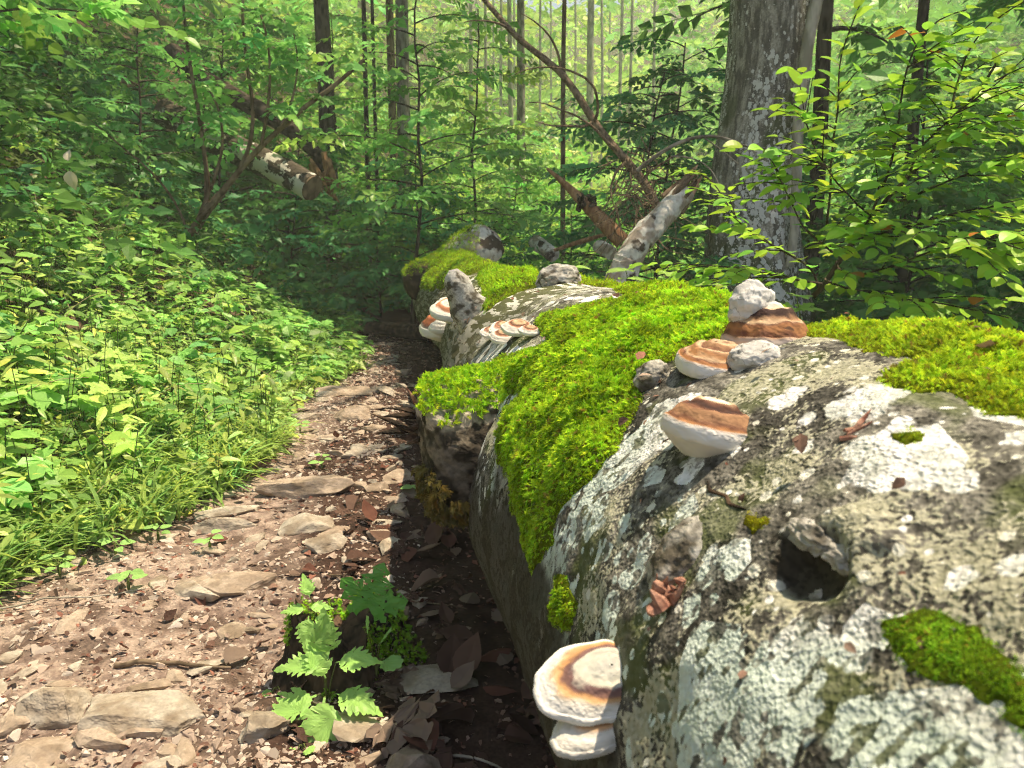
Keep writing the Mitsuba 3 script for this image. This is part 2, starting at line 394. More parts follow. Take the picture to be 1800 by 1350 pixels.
def f_banklog(p, n, uv):
    g = fbm(p.x * 6, p.y * 6, p.z * 6, 3); h = fbm(p.x * 40, p.y * 40, p.z * 40, 2)
    return mix(mix(C3((.035, .03, .022)), C3((.12, .10, .075)), h), C3((.55, .53, .47)), smoothstep(.53, .60, g + .25 * (h - .5) + .06 * (p.x + 3)))
scene['bank_log_bark'] = bumped(f_banklog, lambda p, n, uv: .02 * fbm(p.x * 25, p.y * 25, p.z * 25, 3), .9, 2e-3)
scene['patchy_bark'] = bumped(f_birchy, lambda p, n, uv: .02 * fbm(p.x * 25, p.y * 25, p.z * 12, 3), .85, 2e-3)

# ------------------------------------------------------------------ the fallen trunk's axis
LD, LE, LZ = np.array([-.163, .9866, 0]), np.array([.9866, .163, 0]), np.array([0, 0, 1.0])
_S = [-1.6, 0, 2, 3.5, 5, 6.5, 8, 9.6]
_la, _lz, _lr = [CubicSpline(_S, v) for v in ([.707, .707, .707, .73, .79, .80, .76, .93], [.54, .54, .54, .53, .53, .55, .57, .60], [.52, .505, .495, .475, .43, .42, .45, .42])]
def log_bump(s, th):
    s, th = np.broadcast_arrays(np.asarray(s, float), np.asarray(th, float))
    q = np.stack([s, np.cos(th) * .5, np.sin(th) * .5], -1)
    f = meshkit.fbm
    b = .07 * (f(q * 1.6, 3, 1) - .5) + .022 * (f(q * 7, 3, 4) - .5) + .010 * (f(q * 26, 3, 8) - .5)
    hw = (f(q * 24, 3, 31) - .5) * .05
    hole = np.hypot((s - .612) * .8, (th - 2.315) * .5) + hw * 1.6
    b = b + .014 * np.exp(-((hole - .044) / .018) ** 2) * (.35 + .9 * np.clip((2.30 - th) * 12, -.3, 1)) - .016 * np.exp(-(np.maximum(np.hypot((s - .615) * .75, (th - 2.325) * .5) + hw * 1.2, 0) / .024) ** 2)
    return b
def log_pt(s, th, off=0.0, bump=True):
    s, th = np.broadcast_arrays(np.asarray(s, float), np.asarray(th, float))
    r = _lr(s) + off + (log_bump(s, th) if bump else 0)
    A = LD * s[..., None] + LE * _la(s)[..., None] + LZ * _lz(s)[..., None]
    return A + r[..., None] * (np.cos(th)[..., None] * LE + np.sin(th)[..., None] * LZ)
def log_n(th):
    th = np.asarray(th, float)
    return np.cos(th)[..., None] * LE + np.sin(th)[..., None] * LZ
def log_x(y):
    """Where the trunk's axis stands at this y."""
    return LD[0] * y + LE[0] * _la(np.clip(y, -1.6, 9.6))

# ------------------------------------------------------------------ terrain
def path_left(y):
    return -1.52 - 0.17 * np.maximum(0, y - 7.6) ** 1.25 + .10 * np.sin(y * 1.9) - .25 * np.exp(-((y - 2.2) / .7) ** 2)
def sm(d, w):
    return np.where(d > 0, np.sqrt(d * d + w * w) - w, 0)
def terr(x, y, fine=True):
    x, y = np.broadcast_arrays(np.asarray(x, float), np.asarray(y, float))
    yc = np.clip(y, -3, 14)
    dl = path_left(yc) - x
    z = .74 * (1 + .05 * np.clip(y - 6, 0, 8)) * sm(dl, .55) - .25 * sm(dl - 9, 2)
    drt = x - (log_x(np.clip(y, -1.6, 9.6)) + .35)
    z = z - .38 * sm(drt, .5) + .38 * sm(drt - 4.5, 1.5) + .35 * sm(drt - 13, 4)
    z = z + .16 * sm(y - 15, 4) + .22 * sm(y - 42, 8)
    q = np.stack([x, y, 0 * x], -1)
    far = np.clip(np.maximum(dl, drt) / 1.5, 0, 1) + np.clip((y - 12) / 6, 0, 1)
    z = z + (meshkit.fbm(q * .45, 3, 2) - .5) * .5 * np.clip(far, 0, 1)
    if fine:
        z = z + (meshkit.fbm(q * 2.2, 3, 3) - .5) * .07
    return z
def grid(xs, ys, z):
    nx, ny = len(xs), len(ys)
    X, Y = np.meshgrid(xs, ys)
    v = np.stack([X, Y, z(X, Y)], -1).reshape(-1, 3)
    i, j = np.meshgrid(np.arange(ny - 1), np.arange(nx - 1), indexing='ij')
    a = (i * nx + j).ravel()
    return v, np.vstack([np.c_[a, a + 1, a + nx + 1], np.c_[a, a + nx + 1, a + nx]])
t = np.linspace(-1, 1, 200)
gx = np.sinh(t * 4.6) / np.sinh(4.6) * 90
gy = 4 + np.sinh(np.linspace(-.62, 1, 210) * 4.4) / np.sinh(4.4) * 140
def zground(x, y):
    inpath = (x > path_left(y) + .1) & (x < log_x(y) + .2) & (y > .3) & (y < 12.3)
    return terr(x, y, False) - np.where(inpath, .12, 0)
put('ground', grid(gx, gy, zground), 'soil', smooth=True)
tag('ground', 'dark leaf mould forest floor with moss between the plants', 'ground', kind='structure')

def zpath(x, y):
    q = np.stack([x, y, 0 * x], -1)
    e = np.minimum(x - (path_left(y) - .45), log_x(y) + .55 - x)
    return terr(x, y) + (meshkit.fbm(q * 9, 3, 5) - .5) * .035 + .03 * np.clip(e / .2, -1, 1) - .015
def path_mesh():
    ys = np.concatenate([np.arange(.5, 4.5, .016), np.arange(4.5, 13.5, .035)])
    n = 150
    u = np.linspace(0, 1, n)
    X = path_left(ys)[:, None] - .5 + u[None] * (log_x(ys) + .6 - path_left(ys) + .5)[:, None]
    Y = np.broadcast_to(ys[:, None], X.shape)
    v = np.stack([X, Y, zpath(X, Y)], -1).reshape(-1, 3)
    i, j = np.meshgrid(np.arange(len(ys) - 1), np.arange(n - 1), indexing='ij')
    a = (i * n + j).ravel()
    return v, np.vstack([np.c_[a, a + 1, a + n + 1], np.c_[a, a + n + 1, a + n]])
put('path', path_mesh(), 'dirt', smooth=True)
tag('path', 'stony forest footpath strewn with brown leaf bits beside the log', 'path', kind='structure')

# ------------------------------------------------------------------ fallen trunk
def log_mesh():
    s = np.concatenate([np.linspace(-1.6, .1, 60, endpoint=False), np.linspace(.1, 2.4, 380, endpoint=False), np.linspace(2.4, 9.7, 230)])
    th = np.concatenate([np.linspace(0, 60, 18, endpoint=False), np.linspace(60, 195, 165, endpoint=False), np.linspace(195, 360, 22)]) * D2R
    S, A = np.meshgrid(s, th, indexing='ij')
    v = log_pt(S, A)
    uv = np.stack([S, A * .5], -1)
    n = len(th)
    i, j = np.meshgrid(np.arange(len(s) - 1), np.arange(n - 1), indexing='ij')
    a = (i * n + j).ravel()
    f = np.vstack([np.c_[a, a + n + 1, a + 1], np.c_[a, a + n, a + n + 1]])
    # far end: closed by a ragged break
    v, uv = v.reshape(-1, 3), uv.reshape(-1, 2)
    end = (len(s) - 1) * n + np.arange(n)
    c = v[end].mean(0) + LD * .06
    v = np.vstack([v, c]); uv = np.vstack([uv, [9.9, .8]])
    f = np.vstack([f, np.c_[end[:-1], np.full(n - 1, len(v) - 1), end[1:]]])
    return v, f, uv
v, f, uv = log_mesh()
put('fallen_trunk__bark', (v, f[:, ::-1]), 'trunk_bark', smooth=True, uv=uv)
tag('fallen_trunk', 'huge fallen beech trunk with white lichen crusts and bright green moss beside the path', 'fallen trunk')

def blob(center, radii, R=np.eye(3), sub=4, amp=.25, freq=2.2, seed=0, squash=None):
    m = trimesh.creation.icosphere(subdivisions=sub)
    v = np.array(m.vertices)
    v = v * (1 + amp * 2 * (meshkit.fbm(v * freq + seed * 3.7, 4, seed) - .5))[:, None]
    v = v * np.asarray(radii)
    return v @ np.asarray(R).T + np.asarray(center), np.array(m.faces)
def lframe(s, deg):
    """Point on the trunk and the axes (along it, down around it to the left, outward)."""
    th = deg * D2R
    p = log_pt(np.array(s), np.array(th))
    n = log_n(np.array(th))
    tc = -np.sin(th) * LE + np.cos(th) * LZ
    return p, np.stack([LD, tc, n], -1)

def roughen(mesh, amp, freq, seed=0, octv=4):
    v, f = mesh
    m = trimesh.Trimesh(v, f, process=False)
    return v + np.array(m.vertex_normals) * (amp * 2 * (meshkit.fbm(v * freq, octv, seed) - .5))[:, None], f
# broken branch stub towards the path
ax = curve([(.25, 2.16, .60), (0.0, 2.06, .66), (-.235, 1.99, .655)], 70)
v, f = tube(ax, np.interp(np.linspace(0, 1, 70), [0, .7, .88, .93, .96, .98, 1], [.20, .176, .174, .168, .155, .13, .06]), 130, rough=.16, seed=5)
put('fallen_trunk__branch_stub', roughen((v, f), .016, 26, 3), 'stub_bark', smooth=True)
tag('fallen_trunk__branch_stub', 'broken thick branch stub with dark hanging moss')
def shards(n, base, dirn, L, W, seed, spread=.25):
    r = np.random.default_rng(seed)
    parts = []
    for k in range(n):
        c = np.asarray(base) + r.normal(0, 1, 3) * W * .8
        d = unit(np.asarray(dirn) + r.normal(0, spread, 3))
        l = L * r.uniform(.5, 1.1); w = W * r.uniform(.25, .5)
        p = np.stack([c - d * l * .4, c, c + d * l * .3, c + d * l * .6])
        v, f = tube(p, [w, w * 1.05, w * .7, w * .12], 6)
        parts.append((v + (meshkit.noise(v * 60)[:, None] - .5) * w * .9, f))
    return join(parts)[:2]
put('fallen_trunk__branch_stub__torn_wood', shards(7, (-.205, 2.0, .75), (-.3, -.2, .9), .12, .028, 3, .2), 'torn_wood')
put('fallen_trunk__branch_stub__splinter', shards(10, (-.245, 2.03, .70), (-1, -.1, .1), .15, .03, 4, .3), 'rotten_wood')

# knobs, knots and scars on the trunk
def knob(s, deg, rad, seed, lift=0.0, name='knob', mat='knob_mat', amp=.28, sub=4):
    p, R = lframe(s, deg)
    k = put(numfast(f'fallen_trunk__{name}'), blob(p + R[:, 2] * lift, rad, R, sub, amp, 2.2, seed), mat, smooth=True)
    return k
p0, R0 = lframe(3.35, 134)
stubax = curve([p0 - R0[:, 2] * .1, p0 + R0[:, 2] * .08 + LZ * .03, p0 + R0[:, 2] * .13 + LZ * .10], 14)
v, f = tube(stubax, np.r_[np.linspace(.115, .068, 9), .064, .06, .054, .04, .016], 40, rough=.3, seed=9)
put(numfast('fallen_trunk__branch_knob'), (v, f), 'knob_mat', smooth=True)
knob(3.1, 92, (.11, .09, .065), 2, .02)
knob(1.235, 121.5, (.028, .034, .026), 3, .004)
knob(.80, 141, (.04, .05, .020), 5, -.004)
knob(.640, 129.5, (.028, .014, .011), 6, .0, amp=.6)
knob(.600, 129.2, (.022, .012, .010), 26, .0, amp=.6)
knob(.607, 133.6, (.014, .010, .010), 7, -.008, 'hollow_core', 'knob_mat', amp=.6)
put('fallen_trunk__rotten_scar', shards(14, lframe(.757, 145.5)[0], -lframe(.757, 145.5)[1][:, 1] * .2 + lframe(.757, 145.5)[1][:, 2] * .4 + LZ * .6, .035, .014, 6, .6), 'torn_wood')
put('fallen_trunk__bark_chip', shards(6, lframe(.738, 115)[0] + [0, 0, .002], (1, .2, .3), .035, .008, 8, .4), 'torn_wood')
# far end: upright broken fork and a side stub
v, f = tube(curve([(-.62, 8.35, .62), (-.50, 8.3, .95), (-.36, 8.2, 1.08), (-.20, 8.05, 1.20)], 22), np.r_[np.linspace(.34, .235, 16), .232, .228, .22, .20, .15, .06], 40, rough=.16, seed=12)
put('fallen_trunk__fork', (v, f), 'patchy_bark', smooth=True)
tag('fallen_trunk__fork', 'broken fork end with rounded pale cut and mossy back')
v, f = tube(curve([(-.55, 7.9, .62), (-.82, 7.6, .78), (-.98, 7.45, .80)], 16), np.r_[np.linspace(.27, .20, 10), .2, .195, .19, .175, .14, .05], 36, rough=.12, seed=13)
put('fallen_trunk__side_stub', (v, f), 'rotten_wood', smooth=True)
# deep crack in the bark
ck = [lframe(a, b)[0] + lframe(a, b)[1][:, 2] * .0005 for a, b in ((.855, 131.3), (.835, 132.2), (.80, 131.4), (.785, 132), (.755, 131.2))]
put('fallen_trunk__crack', tube(ck, [.001, .0028, .002, .0028, .0006], 5), 'rotten_wood')

# ------------------------------------------------------------------ moss on the trunk, in metres along (s) and degrees around
MOSS = {
 'main': [(1.715, 152.9), (1.649, 157.3), (1.495, 160.8), (1.34, 163.8), (1.198, 165.7), (1.163, 159.4), (1.165, 150.7), (1.114, 143.0), (1.117, 136.7), (1.151, 130.8), (1.218, 125.0), (1.267, 118.8), (1.271, 115.4), (1.316, 110.1), (1.264, 104.1), (1.40, 88), (1.5, 70), (2.1, 70), (2.0, 88), (1.9, 96), (2.189, 111.6), (2.281, 120.0), (2.067, 125.7), (1.907, 124.9), (1.989, 130.1), (2.205, 139.7), (2.5, 158), (2.4, 166), (2.225, 158.0), (2.002, 148.4), (1.779, 142.2), (1.705, 142.1), (1.794, 148.6)],
 'right': [(1.285, 88.2), (1.261, 62), (1.094, 60), (.8, 60), (.55, 66), (.50, 103), (.572, 103.1), (.63, 103.5), (.663, 104.3), (.698, 102.5), (.732, 105.5), (.811, 107.8), (.858, 103.3), (.858, 99.8), (.951, 100.0), (.992, 96.0), (1.104, 94.3), (1.177, 96.2)],
 'far': [(3.271, 129.2), (3.9, 122), (5.5, 112), (5.9, 84), (4.54, 81.0), (3.831, 83.0), (3.188, 94.9), (3.139, 114.7), (3.066, 128.7)],
 'crest': [(5.0, 84), (3.325, 87), (2.819, 83), (2.5, 82), (2.5, 66), (5.0, 66)],
 'patch': [(2.631, 82), (2.65, 66), (1.9, 66), (1.85, 82), (1.723, 92.8), (2.084, 96.5), (2.3, 90)],
 'low': [(.52, 132.2), (.487, 128.6), (.44, 127.6), (.388, 128.6), (.335, 129.2), (.34, 133.4), (.406, 132.6), (.443, 134.5), (.478, 134.4)],
 'edge': [(1.09, 160.6), (1.029, 157.6), (.964, 159.0), (.969, 163.9), (1.046, 167)],
 'spot': [(.75, 131.6), (.718, 130.3), (.703, 130.9), (.709, 133.2), (.734, 133.2)],
 'small': [(.695, 113.9), (.681, 111.4), (.652, 112.5), (.666, 114.9)],
 'distant': [(8.9, 60), (5.9, 70), (5.9, 128), (6.6, 150), (7.6, 160), (8.9, 150)],
}
def sprig_t(seed, n=4, flat=.35):
    """A leafy moss shoot of unit length: small pointed leaves round an upright tip."""
    r = np.random.default_rng(seed)
    v, f = [], []
    for k in range(n):
        a = k * 2.4 + r.normal(0, .3); t = .25 + .55 * k / n
        h = np.array([math.cos(a), 0, math.sin(a)]); up = np.array([0, 1.0, 0]); sd = np.cross(h, up)
        b = up * t; l = r.uniform(.42, .6) * (1 - .3 * k / n)
        m = b + (h * .75 + up * r.uniform(.2, .55)) * l * .5; e = b + (h * .8 + up * r.uniform(.1, .8)) * l
        i = len(v)
        v.extend([b, m + sd * l * .2, e, m - sd * l * .2]); f.extend([(i, i + 1, i + 2), (i, i + 2, i + 3)])
    return np.array(v), np.array(f)
def frond_t(seed, n=4):
    """A feathery moss shoot of unit length: an arched stem with paired leaflets."""
    r = np.random.default_rng(seed)
    v, f = [], []
    arch = lambda t: np.array([.06 * math.sin(t * 3 + seed), t * (1 - .12 * t), .38 * t * (1.25 - t)])
    for k in range(n):
        t = .12 + .62 * k / n
        b = arch(t); w = .11 * (1 - .25 * t)
        for sgn in (-1, 1):
            l = (.50 - .30 * t) * r.uniform(.8, 1.2)
            e = b + np.array([sgn * .8, .62, r.uniform(.0, .5)]) * l
            i = len(v); v.extend([b + [0, -w * .6, 0], b + [0, w, .02], e]); f.append((i, i + 1, i + 2))
    a, b, c = arch(.45), arch(.8), arch(1.08)
    i = len(v); v.extend([a, b + [-.10, 0, 0], b + [.10, 0, 0], c]); f += [(i, i + 1, i + 2), (i + 1, i + 3, i + 2)]
    return np.array(v), np.array(f)
FROND = [frond_t(k) for k in range(4)]
SPRIG = [sprig_t(k, 5) for k in range(4)]
SPRIGL = [sprig_t(7, 3), sprig_t(8, 3)]
MOSS_COL = np.array([.42, .65, .034])

def inside(poly, s, deg):
    pg = shapely.Polygon(np.asarray(poly) * [1, math.pi / 180 * .5]).buffer(0)
    pts = shapely.points(s, deg * D2R * .5)
    shapely.prepare(pg)
    return pg.contains_properly(pts) if hasattr(pg, 'contains_properly') and np.ndim(s) == 0 else shapely.contains(pg, pts), pg, pts
def moss_thick(key, s, th, cap=.03, rise=.05):
    pg = shapely.Polygon(np.asarray(MOSS[key]) * [1, D2R * .5]).buffer(0)
    q = np.stack([s, th * .5, 0 * s], -1)
    wob = (meshkit.fbm(q * 16, 3, 3) - .5) * .055
    pts = shapely.points(s, th * .5)
    d = np.where(shapely.contains(pg, pts), 1, -1) * shapely.distance(pg.boundary, pts) + wob * min(1, math.sqrt(pg.area) / .25)
    hump = .35 + 1.3 * meshkit.fbm(q * 13, 3, 9)
    return np.where(d > 0, cap * hump * (1 - np.exp(-np.maximum(d, 0) / rise)), -1)

def moss_patch(key, name, cap, rise, step, count, length, tmpl, col, seed):
    r = np.random.default_rng(seed)
    P = np.asarray(MOSS[key])
    s = np.arange(P[:, 0].min() - .06, P[:, 0].max() + .06, step)
    th = np.arange(P[:, 1].min() - 6, P[:, 1].max() + 6, step / .5 / D2R) * D2R
    S, A = np.meshgrid(s, th, indexing='ij')
    h = moss_thick(key, S, A, cap, rise)
    q = log_pt(S, A, np.maximum(h, 0) + np.where(h > 0, .006 * (meshkit.fbm(np.stack([S, A * .5, 0 * S], -1) * 70, 2, 4) - .5), -.012))
    n = len(th)
    i, j = np.meshgrid(np.arange(len(s) - 1), np.arange(n - 1), indexing='ij')
    a = (i * n + j).ravel()
    f = np.vstack([np.c_[a, a + 1, a + n + 1], np.c_[a, a + n + 1, a + n]])
    f = f[(h.ravel()[f] > 0).any(1)]
    cv = q.reshape(-1, 3)
    ccol = np.tile(np.asarray(col) * .3 + [.02, .005, .002], (len(cv), 1))
    m = trimesh.Trimesh(cv, f, process=False)
    # shoots
    ss, tt = r.uniform(s[0], s[-1], count * 6), r.uniform(th[0], th[-1], count * 6)
    hh = moss_thick(key, ss, tt, cap, rise)
    ok = np.nonzero(hh > 0)[0][:count]
    ss, tt, hh = ss[ok], tt[ok], hh[ok]
    pos = log_pt(ss, tt, hh - .002)
    nn = log_n(tt)
    tang = np.stack([LD] * len(ss)) * r.normal(0, 1, (len(ss), 1)) + (-np.sin(tt)[:, None] * LE + np.cos(tt)[:, None] * LZ) * r.normal(0, 1, (len(ss), 1))
    q2 = np.stack([ss, tt * .5, 0 * ss], -1)
    flow = (meshkit.fbm(q2 * 9, 2, 12) - .5)[:, None] * LD * 2.2
    down = np.clip((tt / D2R - 125) / 40, 0, 1)[:, None]
    ax = nn * (.85 - .5 * down) + unit(tang) * .6 + flow * .8 - LZ * down * .9
    leng = length * r.uniform(.55, 1.25, len(ss)) * np.clip(.35 + hh / cap, .3, 1.15)
    lump = meshkit.fbm(q2 * 22, 2, 15)[:, None]
    c = hue(col, len(ss), .22, .10, r) * (.62 + .75 * lump)
    dry = r.random(len(ss)) < .05
    c[dry] = hue((.30, .22, .05), dry.sum(), .2, .1, r)
    parts = [(cv, f, ccol)]
    kk = r.integers(0, len(tmpl), len(ss))
    R = basis(ax, nn + unit(tang) * .3)
    for k in range(len(tmpl)):
        w = kk == k
        parts.append(scatter(tmpl[k], pos[w], R[w], leng[w], c[w]))
    V, F, C = join(parts)
    used = np.unique(F)
    remap = np.zeros(len(V), int); remap[used] = np.arange(len(used))
    k = numfast('fallen_trunk__moss')
    put(k, (V[used], remap[F]), 'moss_mat', color=C[used])
    tag(k, name, kind='stuff')
moss_patch('main', 'thick bright green moss cushion draped over the middle of the trunk', .034, .09, .010, 38000, .0205, FROND, MOSS_COL, 1)
moss_patch('right', 'bright moss cushion along the right crest of the trunk', .026, .10, .010, 14000, .017, FROND, MOSS_COL * [1.15, 1.03, 1.1], 2)
moss_patch('far', 'moss cushion behind the grey branch knob', .05, .08, .02, 7000, .035, SPRIGL, MOSS_COL, 3)
moss_patch('crest', 'thin moss along the far crest of the trunk', .03, .08, .025, 4000, .032, SPRIGL, MOSS_COL * [1.1, 1, .9], 4)
moss_patch('patch', 'moss patch behind the big cushion on the crest', .035, .06, .014, 6000, .026, SPRIGL, MOSS_COL * [1.05, .98, .9], 5)
moss_patch('low', 'darker loose moss low on the near end of the trunk', .006, .03, .005, 1100, .011, SPRIG, MOSS_COL * [.7, .8, 1], 6)
moss_patch('edge', 'small moss tuft hanging on the shaded edge', .012, .02, .006, 500, .018, SPRIG, MOSS_COL, 7)
moss_patch('spot', 'tiny moss sprig beside the bark crack', .006, .012, .003, 60, .014, SPRIG, MOSS_COL * [1.3, .9, 1], 8)
moss_patch('small', 'tiny moss tuft between lichen patches', .006, .012, .003, 160, .010, SPRIG, MOSS_COL * [1, .9, 1], 9)
moss_patch('distant', 'yellowish moss on the far end of the trunk', .03, .08, .03, 5000, .038, SPRIGL, MOSS_COL * [.95, .92, 1], 10)

def moss_on(key, pts, nrm, length, col, seed, name=None, droop=0.0, tmpl=FROND):
    r = np.random.default_rng(seed)
    n = len(pts)
    ax = nrm * .8 + r.normal(0, .55, (n, 3)) - LZ * droop
    V, F, C = scatter(tmpl[0], pts, basis(ax, nrm + r.normal(0, .4, (n, 3))), length * r.uniform(.5, 1.3, n), hue(col, n, .25, .12, r))
    put(key, (V, F), 'moss_mat', color=C)
    tag(key, name, kind='stuff')
def surf_pts(mesh, n, keep, seed):
    m = trimesh.Trimesh(mesh[0], mesh[1], process=False)
    r = np.random.default_rng(seed)
    a = m.area_faces / m.area_faces.sum()
    fi = r.choice(len(a), n, p=a)
    w = r.dirichlet([1, 1, 1], n)
    p = np.einsum('nk,nkj->nj', w, m.vertices[m.faces[fi]])
    nn = m.face_normals[fi]
    k = keep(p, nn)
    return p[k], nn[k]
stub = meshkit.WRITTEN[scene['fallen_trunk__branch_stub']['filename']][:2]
p, nn = surf_pts(stub, 30000, lambda p, n: (n[:, 2] > .25) & (p[:, 0] < .1) & (p[:, 0] > -.225) & (p[:, 2] > .88 - .17 * meshkit.fbm(p * 12, 2, 3)), 1)
moss_on('fallen_trunk__branch_stub__moss', p + nn * .010, nn, .024, MOSS_COL, 21, 'bright moss on top of the branch stub')
p, nn = surf_pts(stub, 16000, lambda p, n: (n[:, 1] < -.1) & (p[:, 0] > -.22) & (p[:, 0] < -.02) & (p[:, 2] > .52) & (p[:, 2] < .73) & (meshkit.fbm(p * [9, 9, 4], 2, 7) > .43), 2)
moss_on('fallen_trunk__branch_stub__dark_moss', p + nn * .016, nn, .032, (.17, .14, .04), 22, 'brownish moss strands hanging on the stub', 1.1)
for nm, k, nnn, colr, keep in (('fork', 'fallen_trunk__fork', 5000, MOSS_COL * [.95, .9, 1], lambda p, n: (n[:, 0] < .2) & (p[:, 0] < -.27) & (n[:, 2] > -.3)), ('side_stub', 'fallen_trunk__side_stub', 3500, MOSS_COL * [.95, .9, 1], lambda p, n: (n[:, 2] > .3))):
    p, nn = surf_pts(meshkit.WRITTEN[scene[k]['filename']][:2], nnn, keep, 3)
    moss_on(k + '__moss', p, nn, .045, colr, 23, None, 0, SPRIGL)

# ------------------------------------------------------------------ bracket fungi
def bracket(key, origin, out, up, W, D, H, under, label, bands, seed, hump=.5, nphi=72, arc=180, skew=0.0, sink=.35, pore=(.74, .72, .67)):
    """A shelf fungus: zoned cap, pale rounded margin and pore surface. out = growth direction, up = across the cap."""
    r = np.random.default_rng(seed)
    out = unit(out); up = unit(np.asarray(up) - out * np.dot(up, out)); side = np.cross(up, out)
    phi = np.linspace(-arc, arc, nphi) * D2R
    wob = meshkit.fbm(np.c_[np.cos(phi) * 1.6, np.sin(phi) * 1.6, phi * 0 + seed], 3, seed) - .5
    # profile (r, z): over the cap, round the margin, back under
    rc = np.linspace(.02, .93, 30)
    ridges = .05 * np.sin(rc * 21 + seed) * (rc > .3)
    zc = H * (hump * (1 - rc ** 1.7) + .55 * np.sqrt(np.clip(1 - rc ** 4, 0, 1)) + ridges)
    a = np.linspace(.25, 2.7, 12)
    m0 = H * .30
    rm = .93 + .07 * np.sin(a); zm = zc[-1] * .5 + (zc[-1] * .5 + m0) * np.cos(a) * .75 - m0 * .2
    zm = zm + (zc[-1] - zm[0]) * np.linspace(1, 0, 12)
    ru = np.linspace(rm[-1], .12, 14)
    zu = zm[-1] - under * ((rm[-1] - ru) / (rm[-1] - .12)) ** .9
    def surf(rr, zz, seed2, rough, back_off=0.0):
        Rg, P = np.meshgrid(rr, phi, indexing='ij')
        Z = np.repeat(np.asarray(zz)[:, None], len(phi), 1)
        f = 1 + .28 * wob[None] * (Rg ** 1.2)
        x = Rg * D * np.cos(P) * f - back_off * (1 - Rg) * D; x = np.where(x < 0, x * .6, x); y = Rg * W / 2 * np.sin(P) * f + skew * Rg * np.cos(P) * D
        q = np.stack([x, y, Z], -1)
        Z = Z + rough * (meshkit.fbm(q / W * 7, 3, seed2) - .5) + .18 * H * wob[None] * Rg
        p = np.asarray(origin) + (x - sink * D)[..., None] * out + y[..., None] * side + Z[..., None] * up
        n = len(phi)
        i, j = np.meshgrid(np.arange(len(rr) - 1), np.arange(n - 1), indexing='ij')
        k = (i * n + j).ravel()
        return p.reshape(-1, 3), np.vstack([np.c_[k, k + n + 1, k + 1], np.c_[k, k + n, k + n + 1]]), Rg.ravel(), P.ravel()
    v, f, R_, P_ = surf(rc, zc, seed, H * .12)
    t = R_ + .10 * (meshkit.fbm(np.c_[np.cos(P_) * 3 * (R_ + .3), np.sin(P_) * 3 * (R_ + .3), R_ * 9], 3, seed + 5) - .5) * 2
    bp = np.array([b[0] for b in bands]); bc = np.array([b[1] for b in bands])
    c = np.stack([np.interp(t, bp, bc[:, k]) for k in range(3)], -1)
    c = c * (.8 + .4 * meshkit.fbm(v * 300, 2, 3))[:, None]
    put(f'{key}__cap', (v, f), 'fungus_mat', smooth=True, color=c)
    rm, zm = np.r_[.93, rm], np.r_[zc[-1], zm]
    v, f, R_, P_ = surf(rm, zm, seed, H * .12)
    c = np.stack([np.interp(np.repeat(np.arange(13), nphi), [1, 2.5, 4, 12], [bands[-1][1][k], bands[-1][1][k] * .5 + pore[k] * .55, pore[k] * 1.08, pore[k]]) for k in range(3)], -1)
    put(f'{key}__margin', (v, f), 'fungus_mat', smooth=True, color=c)
    v, f, R_, P_ = surf(ru, zu, seed, under * .06, .75)
    c = np.asarray(pore) * (.86 + .2 * meshkit.fbm(v * 120, 3, 4))[:, None] * np.array([1, 1, 1])
    put(f'{key}__pore_surface', (v, f), 'fungus_mat', smooth=True, color=c)
    tag(key, label, 'bracket fungus')
BR, OR, CR, WH, GY, DK, TN = (.13, .055, .035), (.38, .18, .075), (.55, .40, .25), (.66, .64, .58), (.42, .42, .40), (.05, .028, .024), (.33, .185, .10)
def gp(s, deg, lift=0.0):
    p, R = lframe(s, deg)
    return p + R[:, 2] * lift
def knobthing(key, center, rad, seed, R=np.eye(3), amp=.25):
    put(key, blob(center, rad, R, 4, amp, 2, seed), 'old_fungus', smooth=True)
# A: on the crest, grey head above a banded bracket
k = 'bracket_fungus'
bracket(k, gp(1.165, 101.3, -.010), (-.12, -.95, .08), (.02, .10, 1), .142, .082, .052, .024, 'dark banded bracket fungus with a tall grey-white knob head on the crest of the trunk',
        [(0, GY), (.28, WH), (.42, CR), (.50, DK), (.62, DK), (.67, TN), (.75, CR), (.80, BR), (.86, OR), (.92, BR), (1, TN)], 3, .9, pore=(.50, .42, .37))
knobthing(f'{k}__knob_head', gp(1.200, 101.5, .052), (.033, .036, .045), 38, np.array(lframe(1.2, 80)[1]), amp=.34)
# B: brown zoned, wide white margin facing the path
k = 'bracket_fungus_001'
bracket(k, gp(1.150, 113.4, -.008), (-.72, -.68, .02), (.26, .06, .96), .142, .084, .040, .044, 'brown zoned bracket fungus with a wide white margin, below the knob-headed one',
        [(0, BR), (.25, CR), (.38, TN), (.50, BR), (.56, CR), (.66, TN), (.72, OR), (.80, CR), (.85, BR), (.93, OR), (1, OR)], 7, .5)
knobthing(f'{k}__old_knob', gp(1.09, 108, -.005), (.040, .045, .030), 35)
# C
k = 'bracket_fungus_002'
bracket(k, gp(.925, 126.5, .014), (-.58, -.78, .14), (.30, .22, .90), .128, .074, .040, .066, 'brown bracket fungus with a thick white rim and white stalk, on the upper trunk',
        [(0, CR), (.2, WH), (.33, CR), (.45, BR), (.52, DK), (.60, BR), (.70, TN), (.80, TN), (.88, BR), (.94, OR), (1, TN)], 12, .55, skew=.1)
